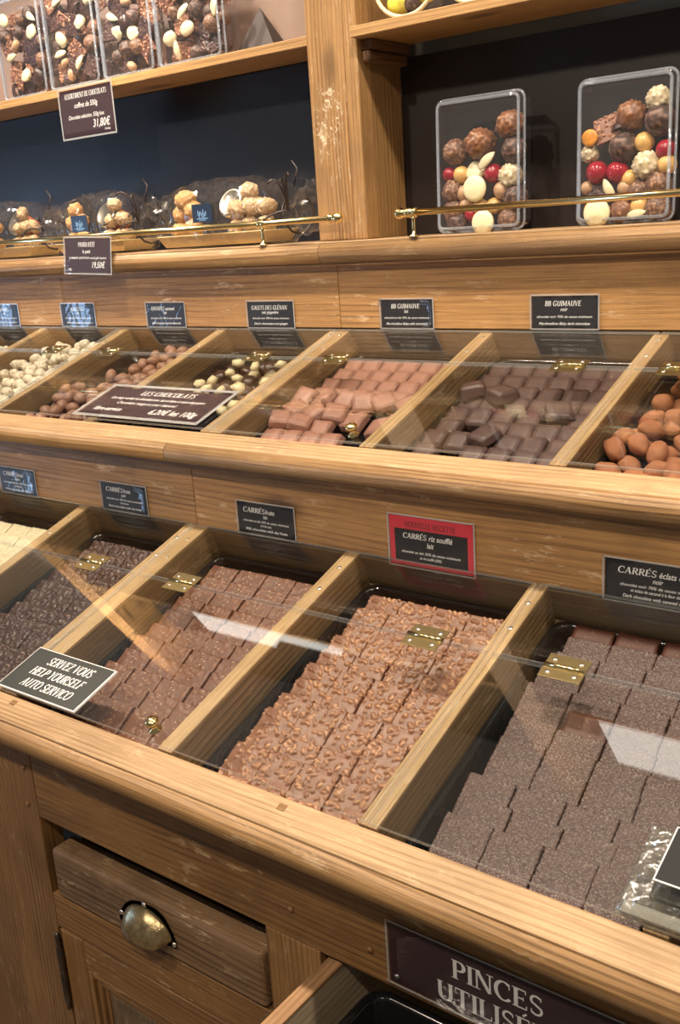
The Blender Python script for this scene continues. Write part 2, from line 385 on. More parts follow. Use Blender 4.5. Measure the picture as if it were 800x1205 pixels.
def card(label, x, z, wd, h, y, lines, mat='black_card', sleeve=True, group=None, mw=None, thick=.0012, cat='label', name='price_card', margin=.0028, extra=None, curl=0.):
    """card with its lower left corner at x,z, standing in the plane Y=y"""
    mw = mw if mw is not None else T3(x+wd/2, y, z+h/2) @ FRONT
    o = link(name, frombm(boxbm(wd, h, thick, .0003, 1), name), M[mat], mw)
    tag(o, label, cat, group)
    if lines: lettering([(k, t, cx*wd, (cy-.5)*h, s*h, kw) for k, t, cx, cy, s, kw in lines], mw @ T3(0, 0, thick/2+.0002), o)
    if sleeve:
        n = 12; bm = bmesh.new(); W2, H2 = wd+2*margin, h+2*margin
        g = []
        for j in range(5):
            row = []
            for i in range(n+1):
                u = i/n-.5; vv = j/4-.5
                row.append(bm.verts.new((u*W2, vv*H2, thick/2+.0014+curl*(.004*max(0, abs(u)-.38)/.12*(1 if u > 0 else .5)))))
            g.append(row)
        for j in range(4):
            for i in range(n): bm.faces.new((g[j][i], g[j][i+1], g[j+1][i+1], g[j+1][i]))
        bmesh.ops.solidify(bm, geom=bm.faces[:], thickness=.0003)
        s = link('plastic_sleeve', frombm(bm), M['sleeve'], mw, o, True)
        r_ = bmesh.new()
        for sx, sy, ox, oy in ((W2, margin*.7, 0, H2/2-margin*.35), (W2, margin*.7, 0, -H2/2+margin*.35), (margin*.7, H2, W2/2-margin*.35, 0), (margin*.7, H2, -W2/2+margin*.35, 0)):
            boxbm(sx, sy, .0006, 0, 1, r_, (ox, oy, thick/2+.0007))
        link('sleeve_rim', frombm(r_), M['sleeve_rim'], mw, o)
    return o

# ------------------------------------------------------------------ the room
def struct(name, *a, **k):
    o = box(name, *a, **k); o['kind'] = 'structure'; return o
struct('floor', -4.6, 2.6, -3.2, 1.05, -.93, -.88, M['floor'], bev=0)
struct('wall_back', -4.6, 2.6, .90, 1.05, -.88, 2.0, M['wall'], bev=0)
struct('ceiling', -4.6, 2.6, -3.2, 1.05, 2.0, 2.08, M['ceil'], bev=0)

XL, XR = -2.78, .30
# ------------------------------------------------------------------ lower counter
cnt = empty('display_counter', (-1, .4, -.88), 'old pine shop counter with sloping glazed compartments, drawers and a panelled door below', 'counter')
def bullnose(yf, z0, r_, x0, x1, parent, mat, back=.034):
    prof = []
    for i in range(15):
        a = rad(90-i*180/14); prof.append((yf+r_-r_*math.cos(a), z0-r_+r_*math.sin(a)))
    prof += [(yf+r_+back, z0-2*r_), (yf+r_+back, z0)]
    return prism('nosing', prof, x0, x1, M[mat], parent, True)
# front planks (sloping) and nosings
box('top_plank', XL, XR, -.0385, -.0005, -.013, 0, M['top'], cnt, .0025, LOW)
bullnose(-.0488, -.0150, .0150, XL, XR, cnt, 'nose', .03)
prism('cove_moulding', [(-.034, -.0452), (-.030, -.052), (-.022, -.056), (-.012, -.062), (-.008, -.064), (.01, -.064), (.01, -.0452)], XL, XR, M['face'], cnt, True)
# face frame
FY = -.010
box('front_rail', -1.0285, XR, FY, .022, -.1625, -.0645, M['face'], cnt, .0012)
box('corner_stile', -1.118, -1.0295, FY, .022, -.86, -.0645, M['facev'], cnt, .0015)
box('side_board', -1.55, -1.1195, FY+.002, .022, -.86, -.0645, M['facev'], cnt, .0015)
box('side_board', -2.1, -1.551, FY+.002, .022, -.86, -.0645, M['facev'], cnt, .0015)
box('middle_stile', -.6405, -.566, FY, .022, -.86, -.163, M['facev'], cnt, .0012)
box('lower_rail', -1.0285, -.641, FY, .022, -.3295, -.2775, M['face'], cnt, .0012)
box('end_stile', .12, XR, FY, .022, -.86, -.163, M['facev'], cnt, .0012)
box('lower_rail', -.5655, .1195, FY, .022, -.40, -.345, M['face'], cnt, .0012)
box('plinth', -2.1, XR, .03, .05, -.88, -.78, M['face'], cnt, .0012)
box('kick_board', -1.0285, .1195, FY, .022, -.86, -.78, M['face'], cnt, .0012)
box('carcass_back', XL, XR, .60, .62, -.86, .20, M['inner'], cnt, 0)
box('drawer_shelf', -1.0285, XR, .026, .58, -.345, -.33, M['inner'], cnt, 0)
# left drawer: thick rounded front, slightly dropped in its opening
dr = box('drawer', -1.012, -.6475, FY-.003, .026, -.2745, -.2015, M['drawer'], cnt, .006, seg=3)
box('drawer_side', -1.008, -.998, .028, .42, -.27, -.212, M['inner'], dr, .001)
box('drawer_side', -.662, -.652, .028, .42, -.27, -.212, M['inner'], dr, .001)
box('drawer_base', -1.0, -.66, .028, .42, -.274, -.2705, M['inner'], dr, 0)
# cup pull
cp = T3(-.832, FY-.003, -.236)
bm = bmesh.new(); na, nb = 18, 9; g = []
for j in range(nb+1):
    row = []
    ph = rad(96*j/nb)                # from the top plate forward and down
    for i in range(na+1):
        th = rad(180*i/na)
        x = -.041*math.cos(th); z = .031*math.sin(th)
        k = math.sin(ph) if j else 0
        row.append(bm.verts.new((x*(1-.18*k), -.024*k*(math.sin(th)**.5), z*(math.cos(ph)*.93+.07)-.004*k)))
    g.append(row)
for j in range(nb):
    for i in range(na):
        bm.faces.new((g[j][i], g[j][i+1], g[j+1][i+1], g[j+1][i]))
bmesh.ops.remove_doubles(bm, verts=bm.verts[:], dist=1e-5)
bmesh.ops.recalc_face_normals(bm, faces=bm.faces[:]); bmesh.ops.solidify(bm, geom=bm.faces[:], thickness=.0015)
cup = link('cup_handle', frombm(bm), M['old_brass'], cp @ T3(0, 0, -.012), dr, True)
# flange with ears, part of the handle
bm = bmesh.new(); out = []
for i in range(25):
    th = rad(-8+196*i/24); rr = 1+.10*max(0, math.cos(3*th+math.pi))**2
    out.append((.0475*rr*math.cos(th), .039*rr*math.sin(th)))
va = [bm.verts.new((x, 0, z)) for x, z in out]; bm.faces.new(va)
bmesh.ops.solidify(bm, geom=bm.faces[:], thickness=.002); bmesh.ops.recalc_face_normals(bm, faces=bm.faces[:])
link('handle_plate', frombm(bm), M['old_brass'], cp @ T3(0, -.0015, -.014), dr)
for x, z in ((-.045, -.005), (0, .024), (.046, -.012)):
    lathe('handle_screw', [(.0036, 0), (.0036, .0012), (.002, .0026)], M['steel'], cp @ T3(x, -.0022, z) @ RX(rad(90)), dr, 10)
# panelled door
dz0, dz1, dx0, dx1 = -.775, -.3315, -1.0245, -.6415
door = box('cabinet_door', dx0, dx0+.046, FY-.001, .012, dz0, dz1, M['facev'], cnt, .002)
box('door_stile', dx1-.046, dx1, FY-.001, .012, dz0, dz1, M['facev'], door, .002)
box('door_rail', dx0+.0465, dx1-.0465, FY-.0005, .012, dz1-.046, dz1, M['face'], door, .002)
box('door_rail', dx0+.0465, dx1-.0465, FY-.0005, .012, dz0, dz0+.07, M['face'], door, .002)
px0, px1, pz0, pz1 = dx0+.046, dx1-.046, dz0+.07, dz1-.046
for k, (a, dpt) in enumerate(((0, .000), (.011, .004), (.021, .0075))):
    wdt = .009
    box('moulding', px0+a, px0+a+wdt, FY+dpt, .012, pz0+a, pz1-a, M['facev'], door, .002)
    box('moulding', px1-a-wdt, px1-a, FY+dpt, .012, pz0+a, pz1-a, M['facev'], door, .002)
    box('moulding', px0+a+wdt, px1-a-wdt, FY+dpt, .012, pz1-a-wdt, pz1-a, M['face'], door, .002)
    box('moulding', px0+a+wdt, px1-a-wdt, FY+dpt, .012, pz0+a, pz0+a+wdt, M['face'], door, .002)
box('door_panel', px0+.0315, px1-.0315, FY+.008, .013, pz0+.0315, pz1-.0315, M['panel_wood'], door, .001)
for zz in (-.40, -.70):
    lathe('door_hinge', [(.0015, -.062), (.004, -.058), (.0025, -.053), (.0048, -.048), (.0048, -.002), (.0042, -.001), (.0048, 0), (.0048, .040), (.0025, .043), (.0045, .048), (.003, .053), (.0046, .057), (.001, .064)], M['iron'], T3(-1.0265, FY-.005, zz), door, 12)
# open drawer on the right
od = box('drawer', -.5585, -.541, -.20, .35, -.30, -.17, M['pale_drawer'], cnt, .002)
box('side_cap', -.5586, -.5408, -.20, .35, -.1725, -.1685, M['pale_edge'], od, .001)
box('drawer_side', .09, .107, -.20, .35, -.30, -.17, M['pale_drawer'], od, .002)
box('drawer_front', -.5655, .1150, -.222, -.2005, -.335, -.165, M['face'], od, .004)
box('drawer_base', -.5405, .0895, -.20, .35, -.30, -.293, M['pale_drawer'], od, 0)
box('drawer_back', -.5405, .0895, .335, .35, -.2925, -.19, M['pale_drawer'], od, 0)
# pegs and nail heads in the old wood
for x, y, z in ((-1.045, FY-.0008, -.095), (-1.05, FY-.0008, -.15), (-.60, FY-.0008, -.125), (-.50, FY-.0008, -.13)):
    lathe('wood_peg', [(.0035, 0), (.003, .0012)], M['facev'], T3(x, y, z) @ RX(rad(90)), cnt, 8)
for x, s in ((-.598, -.0125), (-1.044, -.0104)):
    box('square_peg', x-.005, x+.005, s-.004, s+.004, -.001, .0006, M['face'], cnt, .0004, LOW)

# sloping bed and dividers
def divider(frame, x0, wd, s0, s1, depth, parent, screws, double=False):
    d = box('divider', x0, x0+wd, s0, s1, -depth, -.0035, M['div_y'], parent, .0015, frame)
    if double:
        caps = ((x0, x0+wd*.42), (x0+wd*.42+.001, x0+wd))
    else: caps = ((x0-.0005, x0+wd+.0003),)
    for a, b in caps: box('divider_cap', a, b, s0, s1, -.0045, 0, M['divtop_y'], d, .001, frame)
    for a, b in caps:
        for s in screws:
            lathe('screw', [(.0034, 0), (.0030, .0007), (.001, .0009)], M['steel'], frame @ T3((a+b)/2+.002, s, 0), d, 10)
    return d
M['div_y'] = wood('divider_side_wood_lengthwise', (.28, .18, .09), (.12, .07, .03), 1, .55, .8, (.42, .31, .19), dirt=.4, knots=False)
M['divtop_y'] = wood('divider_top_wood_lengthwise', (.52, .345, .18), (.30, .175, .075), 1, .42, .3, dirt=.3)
LD = [(-2.165, .02), (-1.90, .02), (-1.63, .02), (-1.355, .02), (-1.100, .046), (-.791, .021), (-.5135, .021), (-.236, .021), (.05, .04)]
for x, wd in LD: divider(LOW, x, wd, .001, .392, .058, cnt, (.352, .305), wd > .03)
box('compartment_bed', XL, XR, -.002, .46, -.082, -.074, M['inner'], cnt, 0, LOW)
box('front_lip', XL, XR, .0, .004, -.073, -.0165, M['inner'], cnt, 0, LOW)
prism('back_board', [(.366, .117), (.412, .064), (.420, .064), (.380, .117)], XL, XR, M['inner'], cnt)
for x0, x1 in ((XL, -1.0767), (-1.0759, XR)): box('fascia_board', x0, x1, .3679, .388, .1215, .2262, M['fascia'], cnt, .0015)
box('fascia_batten', XL, XR, .352, .3675, .214, .226, M['face'], cnt, .002)

# ------------------------------------------------------------------ glass lids
def lid(frame, x0, x1, s0, s1, hx, knobx, parent, name='glass_flap'):
    th = .004; n0 = .0012
    bm = boxbm(x1-x0, s1-s0, th, .0004, 1)
    for f in bm.faces:
        if abs(f.normal.z) < .9: f.material_index = 1
    g = link(name, frombm(bm), [M['glass'], M['acryl_edge']], frame @ T3((x0+x1)/2, (s0+s1)/2, n0+th/2), parent)
    for x in hx:
        h = box('hinge', x-.0235, x+.0235, s1-.017, s1-.001, n0+th, n0+th+.0014, M['hinge_brass'], g, .0003, frame)
        for dx in (-.015, .015): lathe('hinge_screw', [(.003, 0), (.0028, .0008), (.001, .001)], M['steel'], frame @ T3(x+dx, s1-.009, n0+th+.0014), g, 8)
        box('hinge', x-.0235, x+.0235, s1+.003, s1+.019, n0+th, n0+th+.0014, M['hinge_brass'], g, .0003, frame)
        for dx in (-.015, .015): lathe('hinge_screw', [(.003, 0), (.0028, .0008), (.001, .001)], M['steel'], frame @ T3(x+dx, s1+.011, n0+th+.0014), g, 8)
        bmh = bmesh.new(); tube(bmh, [(-.0235, 0, 0), (.0235, 0, 0)], .0026, 8)
        link('hinge_pin', frombm(bmh), M['brass'], frame @ T3(x, s1+.001, n0+th+.002), g)
    if knobx is not None:
        lathe('knob', [(.008, 0), (.008, .001), (.004, .003), (.0038, .008), (.008, .0105), (.0088, .0135), (.006, .0165), (.001, .0175)], M['brass'], frame @ T3(knobx, s0+.017, n0+th), g, 16)
    return g
lid(LOW, -2.25, -1.668, .002, .254, (-2.15, -1.76), -1.96, cnt)
lid(LOW, -1.664, -1.0815, .002, .254, (-1.58, -1.178), -1.37, cnt)
lid(LOW, -1.0775, -.5045, .002, .254, (-.985, -.585), -.809, cnt)
lid(LOW, -.5005, .075, .002, .254, (-.412, -.01), None, cnt)
def strip(frame, x0, x1, s0, s1, parent):
    bm = boxbm(x1-x0, s1-s0, .004, .0004, 1)
    for f in bm.faces:
        if abs(f.normal.z) < .9: f.material_index = 1
    return link('fixed_glass', frombm(bm), [M['glass'], M['acryl_edge']], frame @ T3((x0+x1)/2, (s0+s1)/2, .0032), parent)
for a, b in ((-2.25, -1.668), (-1.664, -1.0815), (-1.0775, -.5045), (-.5005, .075)): strip(LOW, a, b, .257, .3855, cnt)

# ------------------------------------------------------------------ middle display
mid = empty('display_case', (-1, .6, .2), 'middle pine display case with glazed sloping compartments of bonbons', 'display case')
box('top_plank', XL, XR, -.0385, -.0005, -.012, 0, M['top'], mid, .0025, MID)
for x0, x1 in ((XL, -1.0985), (-1.0975, XR)): bullnose(.3350, .2530, .0145, x0, x1, mid, 'nose', .03)
MDv = [(-2.41, .02), (-2.14, .02), (-1.872, .02), (-1.605, .02), (-1.3354, .02), (-1.0675, .043), (-.7716, .021), (-.4982, .021), (-.215, .021), (.06, .04)]
for x, wd in MDv: divider(MID, x, wd, .001, .362, .052, mid, (.335, .285), wd > .03)
box('compartment_bed', XL, XR, -.002, .42, -.072, -.064, M['inner'], mid, 0, MID)
box('front_lip', XL, XR, .0, .004, -.063, -.0145, M['inner'], mid, 0, MID)
prism('back_board', [(.7165, .377), (.762, .33), (.770, .33), (.730, .377)], XL, XR, M['inner'], mid)
for x0, x1 in ((XL, -1.781), (-1.780, -1.0424), (-1.0416, XR)): box('fascia_board', x0, x1, .7181, .738, .3803, .4885, M['fascia'], mid, .0015)
lid(MID, -2.16, -1.606, .002, .238, (-2.08, -1.69), -1.88, mid)
lid(MID, -1.602, -1.0505, .002, .238, (-1.52, -1.139), None, mid)
lid(MID, -1.0465, -.4895, .002, .238, (-.973, -.575), -.7908, mid)
lid(MID, -.4855, .06, .002, .238, (-.427, -.01), -.21, mid)
for a, b in ((-2.16, -1.606), (-1.602, -1.0505), (-1.0465, -.4895), (-.4855, .06)): strip(MID, a, b, .241, .3495, mid)

# ------------------------------------------------------------------ shelf unit
su = empty('shelf_unit', (-1, .78, .5), 'tall pine shelf unit with worn post, dark painted back panels and brass gallery rail', 'shelving')
for x0, x1 in ((XL, -1.0575), (-1.0565, XR)): bullnose(.6865, .5235, .0172, x0, x1, su, 'nose', .02)
box('ledge_board', XL, XR, .694, .838, .5205, .5243, M['top'], su, .001)
box('ledge_batten', XL, XR, .7021, .7178, .4850, .4890, M['fascia'], su, .0005)
ZT = 1.90
def post(x0, x1):
    wv = (x1-x0)
    box('post_board', x0, x0+wv*.74, .7181, .752, .5245, ZT, M['post'], su, .002)
    box('post_trim', x0+wv*.74+.0008, x1, .7172, .752, .5245, ZT, M['trimv'], su, .002)
    box('side_panel', x0+.004, x1-.0005, .7525, .8375, .5245, ZT, M['side'], su, .001)
post(-1.0755, -.976); post(-2.72, -2.62)
box('back_panel', -2.62, -1.072, .838, .85, .525, .826, M['back_blue'], su, 0)
box('back_panel', -.9765, XR, .838, .85, .525, .805, M['back_brown'], su, 0)
box('back_panel', -2.62, -1.072, .838, .85, .8445, 1.215, M['back_taupe'], su, 0)
box('back_panel', -.9765, XR, .838, .85, .8395, 1.215, M['back_brown'], su, 0)
box('back_panel', -2.62, XR, .838, .85, 1.235, ZT, M['back_brown'], su, 0)
box('shelf', -2.6195, -1.0760, .7200, .8375, .8285, .8438, M['shelf'], su, .0012)
box('shelf', -.9757, XR, .7000, .8375, .8235, .8392, M['shelf'], su, .0012)
box('shelf', -2.6195, -1.0760, .7200, .8375, 1.218, 1.234, M['shelf'], su, .0012)
box('shelf', -.9757, XR, .7000, .8375, 1.218, 1.234, M['shelf'], su, .0012)
# cleats under the right shelf
box('cleat', -.9755, -.955, .727, .8375, .8085, .8230, M['dark_wood'], su, .002)
box('cleat', -.9755, -.960, .727, .8375, .7905, .8080, M['dark_wood'], su, .005, seg=3)
# unseen glowing panels, added only for the white reflections in the glass lids
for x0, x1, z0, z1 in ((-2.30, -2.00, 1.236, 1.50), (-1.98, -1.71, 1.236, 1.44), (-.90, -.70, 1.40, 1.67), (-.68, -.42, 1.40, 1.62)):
    prism('reflection_glow_panel', [(.79, z0), (.835, z0), (.835, z1), (.79, z1)], x0, x1, M['glow'], su)

# brass gallery rails
def rail(x0, x1, ends, brackets):
    y, z = .695, .5605
    bm = bmesh.new(); tube(bm, [(x0-(x0+x1)/2, 0, 0), (x1-(x0+x1)/2, 0, 0)], .0052, 14)
    o = link('brass_rail', frombm(bm), M['brass'], T3((x0+x1)/2, y, z), su)
    for x, sgn in ends:
        lathe('rail_finial', [(.0062, -.016), (.0078, -.013), (.0062, -.010), (.0062, -.003), (.0082, 0), (.0088, .004), (.0070, .009), (.0035, .0115), (.0012, .012)], M['brass'], T3(x, y, z) @ RY(rad(90*sgn)), o, 16)
    for x in brackets:
        lathe('rail_bracket', [(.0085, 0), (.0085, .0015), (.0035, .004), (.0026, .010), (.0026, .026), (.0045, .030)], M['brass'], T3(x, y, .5243), o, 14)
        lathe('rail_collar', [(.0064, -.006), (.0082, -.005), (.0066, -.002), (.0066, .002), (.0082, .005), (.0064, .006)], M['brass'], T3(x, y, z) @ RY(rad(90)), o, 14)
rail(-2.61, -1.022, ((-1.020, 1),), (-2.35, -1.181))
rail(-.892, .28, ((-.893, -1),), (-.871, -.10))

# ------------------------------------------------------------------ price cards
CH35 = 'chocolat au lait 35% de cacao minimum'; CH70 = 'chocolat noir 70% de cacao minimum'
def std(title, sub, l3, l4, l2w=.62, subk=None, extra=None):
    L = [('S', title, -.02 if not extra else -.20, .69, .160, dict(shear=.15, wide=1.35 if title == 'CARRÉS' else 1.0))]
    if extra: L.append(('T', extra, .01, .69, .15, dict(align='LEFT')))
    L.append(('T', sub, 0, .53, .12, {}))
    if isinstance(l3, str): L.append(('T', l3, 0, .32, .075, dict(width=.8*.108)))
    else:
        L.append(('T', l3[0], 0, .38, .075, dict(width=.8*.108))); L.append(('T', l3[1], 0, .255, .075, dict()))
    L.append(('T', l4, 0, .10, .085, dict(width=.74*.108, bold=.014)))
    return L
YU = .7168; YM = .3666
card('black price card at the far left edge of the upper board', -2.05, .3812, .106, .045, YU, std('CARAMELS', 'lait', CH35, 'Milk chocolate caramels'), curl=1)
card('black price card with a bright blue glare, second from the left on the upper board', -1.79, .3812, .108, .045, YU, std('NOISETTES', 'lait', CH35, 'Milk chocolate hazelnuts'), curl=1)
card('black price card for almonds, above the mostly empty milk almond bin', -1.522, .3812, .106, .045, YU, std('AMANDES', 'lait', CH35, 'Milk chocolate caramel almonds', extra='caramel'))
card('black GALETS DES GLÉNAN price card left of the board joint', -1.252, .3812, .108, .045, YU, std('GALETS DES GLÉNAN', 'noir gingembre', CH70, 'Dark chocolate and ginger'))
card('black BB GUIMAUVE lait card above the pale milk squares', -.9555, .3822, .099, .0445, YU, std('BB GUIMAUVE', 'lait', CH35, 'Marshmallow Baby milk chocolate'), curl=1)
card('black BB GUIMAUVE noir card above the dark squares', -.683, .3832, .103, .0460, YU, std('BB GUIMAUVE', 'noir', CH70, 'Marshmallow Baby dark chocolate'))
card('black CARRÉS card at the left edge of the middle board above white chocolate', -1.574, .1235, .103, .0455, YM, std('CARRÉS', 'blanc', ('chocolat blanc 30% de cacao', 'et fruits secs'), 'White chocolate with dry fruits', extra='fruits'), curl=1)
card('black CARRÉS fruits noir card above the dark fruit tray', -1.292, .1245, .108, .0450, YM, std('CARRÉS', 'noir', (CH70, 'et fruits secs'), 'Dark chocolate with dry fruits', extra='fruits'), curl=1)
card('black CARRÉS fruits lait card above the milk fruit tray', -.986, .1250, .107, .0460, YM, std('CARRÉS', 'lait', (CH35, 'et fruits secs'), 'Milk chocolate with dry fruits', extra='fruits'))
card('black CARRÉS éclats de caramel card at the right edge of the middle board', -.4205, .1210, .122, .0480, YM, std('CARRÉS', 'noir', (CH70, 'et éclats de caramel à la fleur de sel'), 'Dark chocolate with caramel and salt', extra='éclats de caramel'))
# red framed card
rc = card('red framed NOUVELLE RECETTE card for puffed rice squares', -.7155, .1175, .1245, .0665, YM, [], mat='red_card')
mw = T3(-.7155+.1245/2, YM, .1175+.0665/2) @ FRONT
link('black_field', frombm(boxbm(.1085, .0435, .0004, 0)), M['black_card'], mw @ T3(0, -.0055, .0008), rc)
lettering([('S', 'NOUVELLE RECETTE', 0, .0195, .0075, dict(wide=.92))], mw @ T3(0, 0, .00085), rc, 'dark_ink')
lettering([('S', 'CARRÉS', -.0235, .0045, .0070, dict(shear=.1, wide=1.2)), ('T', 'riz soufflé', -.002, .0045, .0075, dict(align='LEFT')), ('T', 'lait', 0, -.0055, .007, {}),
           ('T', CH35, 0, -.0155, .0036, dict(width=.088)), ('T', 'et riz soufflé (20%)', 0, -.0220, .0036, {})], mw @ T3(0, 0, .0013), rc)
# hanging plum cards
card('plum brown ASSORTIMENT DE CHOCOLATS price card hanging from the upper left shelf', -1.700, .751, .152, .086, .715,
     [('S', 'ASSORTIMENT DE CHOCOLATS', 0, .81, .105, dict(shear=.1, wide=.82)), ('T', 'coffret de 550g', 0, .60, .11, {}), ('T', 'Chocolate selection, 550g box', -.02, .37, .085, {}),
      ('T', '31,80€', .26, .14, .17, dict(bold=.014)), ('T', '57,82€/kg', .36, .05, .04, {})], mat='plum_card', margin=.005)
card('plum brown PANIER D\'ÉTÉ price card leaning on the brass rail ledge', 0, 0, .138, .066, .68,
     [('S', "PANIER D'ÉTÉ", -.02, .76, .13, dict(shear=.15, wide=.8)), ('T', 'le petit', -.02, .57, .11, {}), ('T', 'SUMMER EDITION small gift basket', 0, .40, .065, dict(width=.115)),
      ('T', '19,50€', .24, .14, .18, dict(bold=.014)), ('T', '380g', -.40, .06, .07, {})], mat='plum_card', margin=.004,
     mw=T3(-1.6385, .6825, .524) @ RY(rad(2)) @ RX(rad(84)))
# cards lying on the lids
def flat_card(frame, x0, x1, s0, s1, n, **kw): return card(x=0, z=0, wd=x1-x0, h=s1-s0, y=0, mw=frame @ T3((x0+x1)/2, (s0+s1)/2, n), **kw)
sv = flat_card(LOW, -1.089, -.9345, .0015, .0775, .0068, label='black SERVEZ VOUS sign with white edge lying on the lower glass lid', mat='white_edge', sleeve=False, thick=.003, lines=[], name='help_sign', cat='sign')
mw = LOW @ T3((-1.089-.9345)/2, .0395, .0085)
link('black_face', frombm(boxbm(.1505, .0725, .0006, 0)), M['green_black'], mw, sv)
lettering([('S', 'SERVEZ VOUS', .006, .014, .0135, dict(shear=.2, wide=.86)), ('S', 'HELP YOURSELF', .002, -.0065, .0135, dict(shear=.2, wide=.86)), ('S', 'AUTO SERVICO', .004, -.027, .0135, dict(shear=.2, wide=.86))], mw @ T3(0, 0, .0006), sv)
flat_card(MID, -1.357, -1.082, .012, .1, .0070, label='plum brown LES CHOCOLATS libre-service sign lying on the middle glass lid', mat='plum_card', name='price_sign', cat='sign', margin=.010, thick=.003,
          lines=[('S', 'LES CHOCOLATS', .03, .76, .15, dict(shear=.2, wide=1.05)), ('T', 'Une large variété de chocolats noir, lait et blanc à votre disposition', .0, .58, .085, dict(width=.22)),
                 ('T', 'Chocolate range at your disposal', -.04, .41, .085, dict(width=.14)), ('T', 'libre-service', -.30, .14, .13, dict(bold=.014)), ('T', '6,20€ les 100g', .26, .12, .17, dict(bold=.014, width=.105))])
# tongs sign on the front rail
pc = card('large dark PINCES UTILISÉES sign screwed to the front rail', -.4755, -.1515, .30, .0665, FY-.0022,
     [('S', 'PINCES', -.116, .545, .30, dict(wide=1.18)), ('S', 'UTILISÉES', -.114, .10, .30, dict(wide=1.18))], mat='plum_card', name='tongs_sign', cat='sign', margin=.0025, thick=.0015)
lathe('sign_screw', [(.003, 0), (.0026, .0016), (.001, .002)], M['steel'], T3(-.4665, FY-.004, -.1425) @ RX(rad(90)), pc, 10)

# ------------------------------------------------------------------ black trays
def tray(frame, x0, x1, s0, s1, ntop, depth, label, group='black plastic trays in the compartments', cat='tray'):
    bm = bmesh.new(); rc_ = .022
    def loop(ins, n):
        a0, a1, b0, b1 = x0+ins, x1-ins, s0+ins, s1-ins; r_ = max(rc_-ins*.5, .006); vs = []
        for cx, cy, st in ((a1-r_, b1-r_, 0), (a0+r_, b1-r_, 90), (a0+r_, b0+r_, 180), (a1-r_, b0+r_, 270)):
            for k in range(5):
                a = rad(st+k*22.5); vs.append(bm.verts.new((cx+r_*math.cos(a)-(x0+x1)/2, cy+r_*math.sin(a)-(s0+s1)/2, n-ntop)))
        return vs
    Ls = [loop(.001, ntop-.006), loop(0, ntop-.001), loop(.002, ntop), loop(.006, ntop), loop(.008, ntop-.003), loop(.011, ntop-depth+.003), loop(.014, ntop-depth)]
    for a, b in zip(Ls, Ls[1:]):
        for i in range(20): bm.faces.new((a[i], a[(i+1) % 20], b[(i+1) % 20], b[i]))
    bm.faces.new(Ls[-1])
    bmesh.ops.recalc_face_normals(bm, faces=bm.faces[:])
    bmesh.ops.solidify(bm, geom=bm.faces[:], thickness=-.0008)
    o = link('black_tray', frombm(bm), M['black_plastic'], frame @ T3((x0+x1)/2, (s0+s1)/2, ntop), None, True)
    return tag(o, label, cat, group)
def bays(D): return [(a[0]+a[1]+.002, b[0]-.002) for a, b in zip(D, D[1:])]
LB = bays(LD); MB = bays(MDv)
for (x0, x1), nm in zip(LB[2:8], ('white chocolate squares', 'dark fruit squares', 'milk fruit squares', 'puffed rice squares', 'dark caramel squares', None)):
    if nm: tray(LOW, x0+.002, x1-.002, .010, .386, -.047, .024, 'black plastic tray holding the '+nm)
for (x0, x1), nm in zip(MB[1:8], ('white nuts at the far left', 'speckled white almonds', 'cocoa almonds', 'dark and ivory pebbles', 'pale milk marshmallow squares', 'dark marshmallow squares', 'orange brown truffle almonds')):
    tray(MID, x0+.001, x1-.001, .008, .346, -.040, .021, 'black plastic tray holding the '+nm, 'black plastic trays in the middle display')
tray(T3(0, 0, 0), -.515, .05, -.185, .012, -.195, .06, 'black plastic tray inside the open drawer', None)

# ------------------------------------------------------------------ chocolate squares
def slab(seed, sx, sy, th, nb, br, bh, N=24, jit=.0006, stretch=1.5):
    rnd = random.Random(seed); bm = bmesh.new(); lay = bm.verts.layers.float.new('nib')
    nibs = [(rnd.uniform(-.52, .52)*sx, rnd.uniform(-.52, .52)*sy, rnd.uniform(0, math.pi), br*rnd.uniform(.75, 1.2), bh*rnd.uniform(.6, 1.2), rnd.random()**.6) for _ in range(nb)]
    g = []
    for j in range(N+1):
        row = []
        for i in range(N+1):
            u, v_ = i/N-.5, j/N-.5
            e = min(.5-abs(u), .5-abs(v_)); rd = -.0012 if e < .001 else 0
            x, y = u*sx, v_*sy
            if e < .001: x += rnd.uniform(-1, 1)*jit; y += rnd.uniform(-1, 1)*jit
            h = 0; at = 0
            for nx, ny, a, r_, hh, tone in nibs:
                dx, dy = x-nx, y-ny; ca, sa = math.cos(a), math.sin(a)
                q = ((dx*ca+dy*sa)/(r_*stretch))**2+((-dx*sa+dy*ca)/r_)**2
                if q < 1:
                    k = hh*math.sqrt(1-q)
                    if k > h: h = k; at = min(1, (1-q)*2.2)*tone
            h += noise.noise(Vector((x*90+seed*3, y*90, 0)))*.0005
            vv = bm.verts.new((x, y, th+h+rd)); vv[lay] = at; row.append(vv)
        g.append(row)
    for j in range(N):
        for i in range(N): bm.faces.new((g[j][i], g[j][i+1], g[j+1][i+1], g[j+1][i])).smooth = True
    ring = [g[0][i] for i in range(N+1)]+[g[j][N] for j in range(1, N+1)]+[g[N][i] for i in range(N-1, -1, -1)]+[g[j][0] for j in range(N-1, 0, -1)]
    bot = [bm.verts.new((v.co.x*.99, v.co.y*.99, 0)) for v in ring]
    for i in range(len(ring)): bm.faces.new((ring[i], bot[i], bot[(i+1) % len(ring)], ring[(i+1) % len(ring)]))
    bm.faces.new(bot)
    bmesh.ops.recalc_face_normals(bm, faces=bm.faces[:])
    return frombm(bm, 'square')
M['riz'] = choc('milk_chocolate_puffed_rice', (.215, .092, .052), (.52, .27, .15), .30)
M['milkf'] = choc('milk_chocolate_fruit', (.145, .056, .034), (.23, .105, .062), .45, .16, (.5, .34, .22), 300)
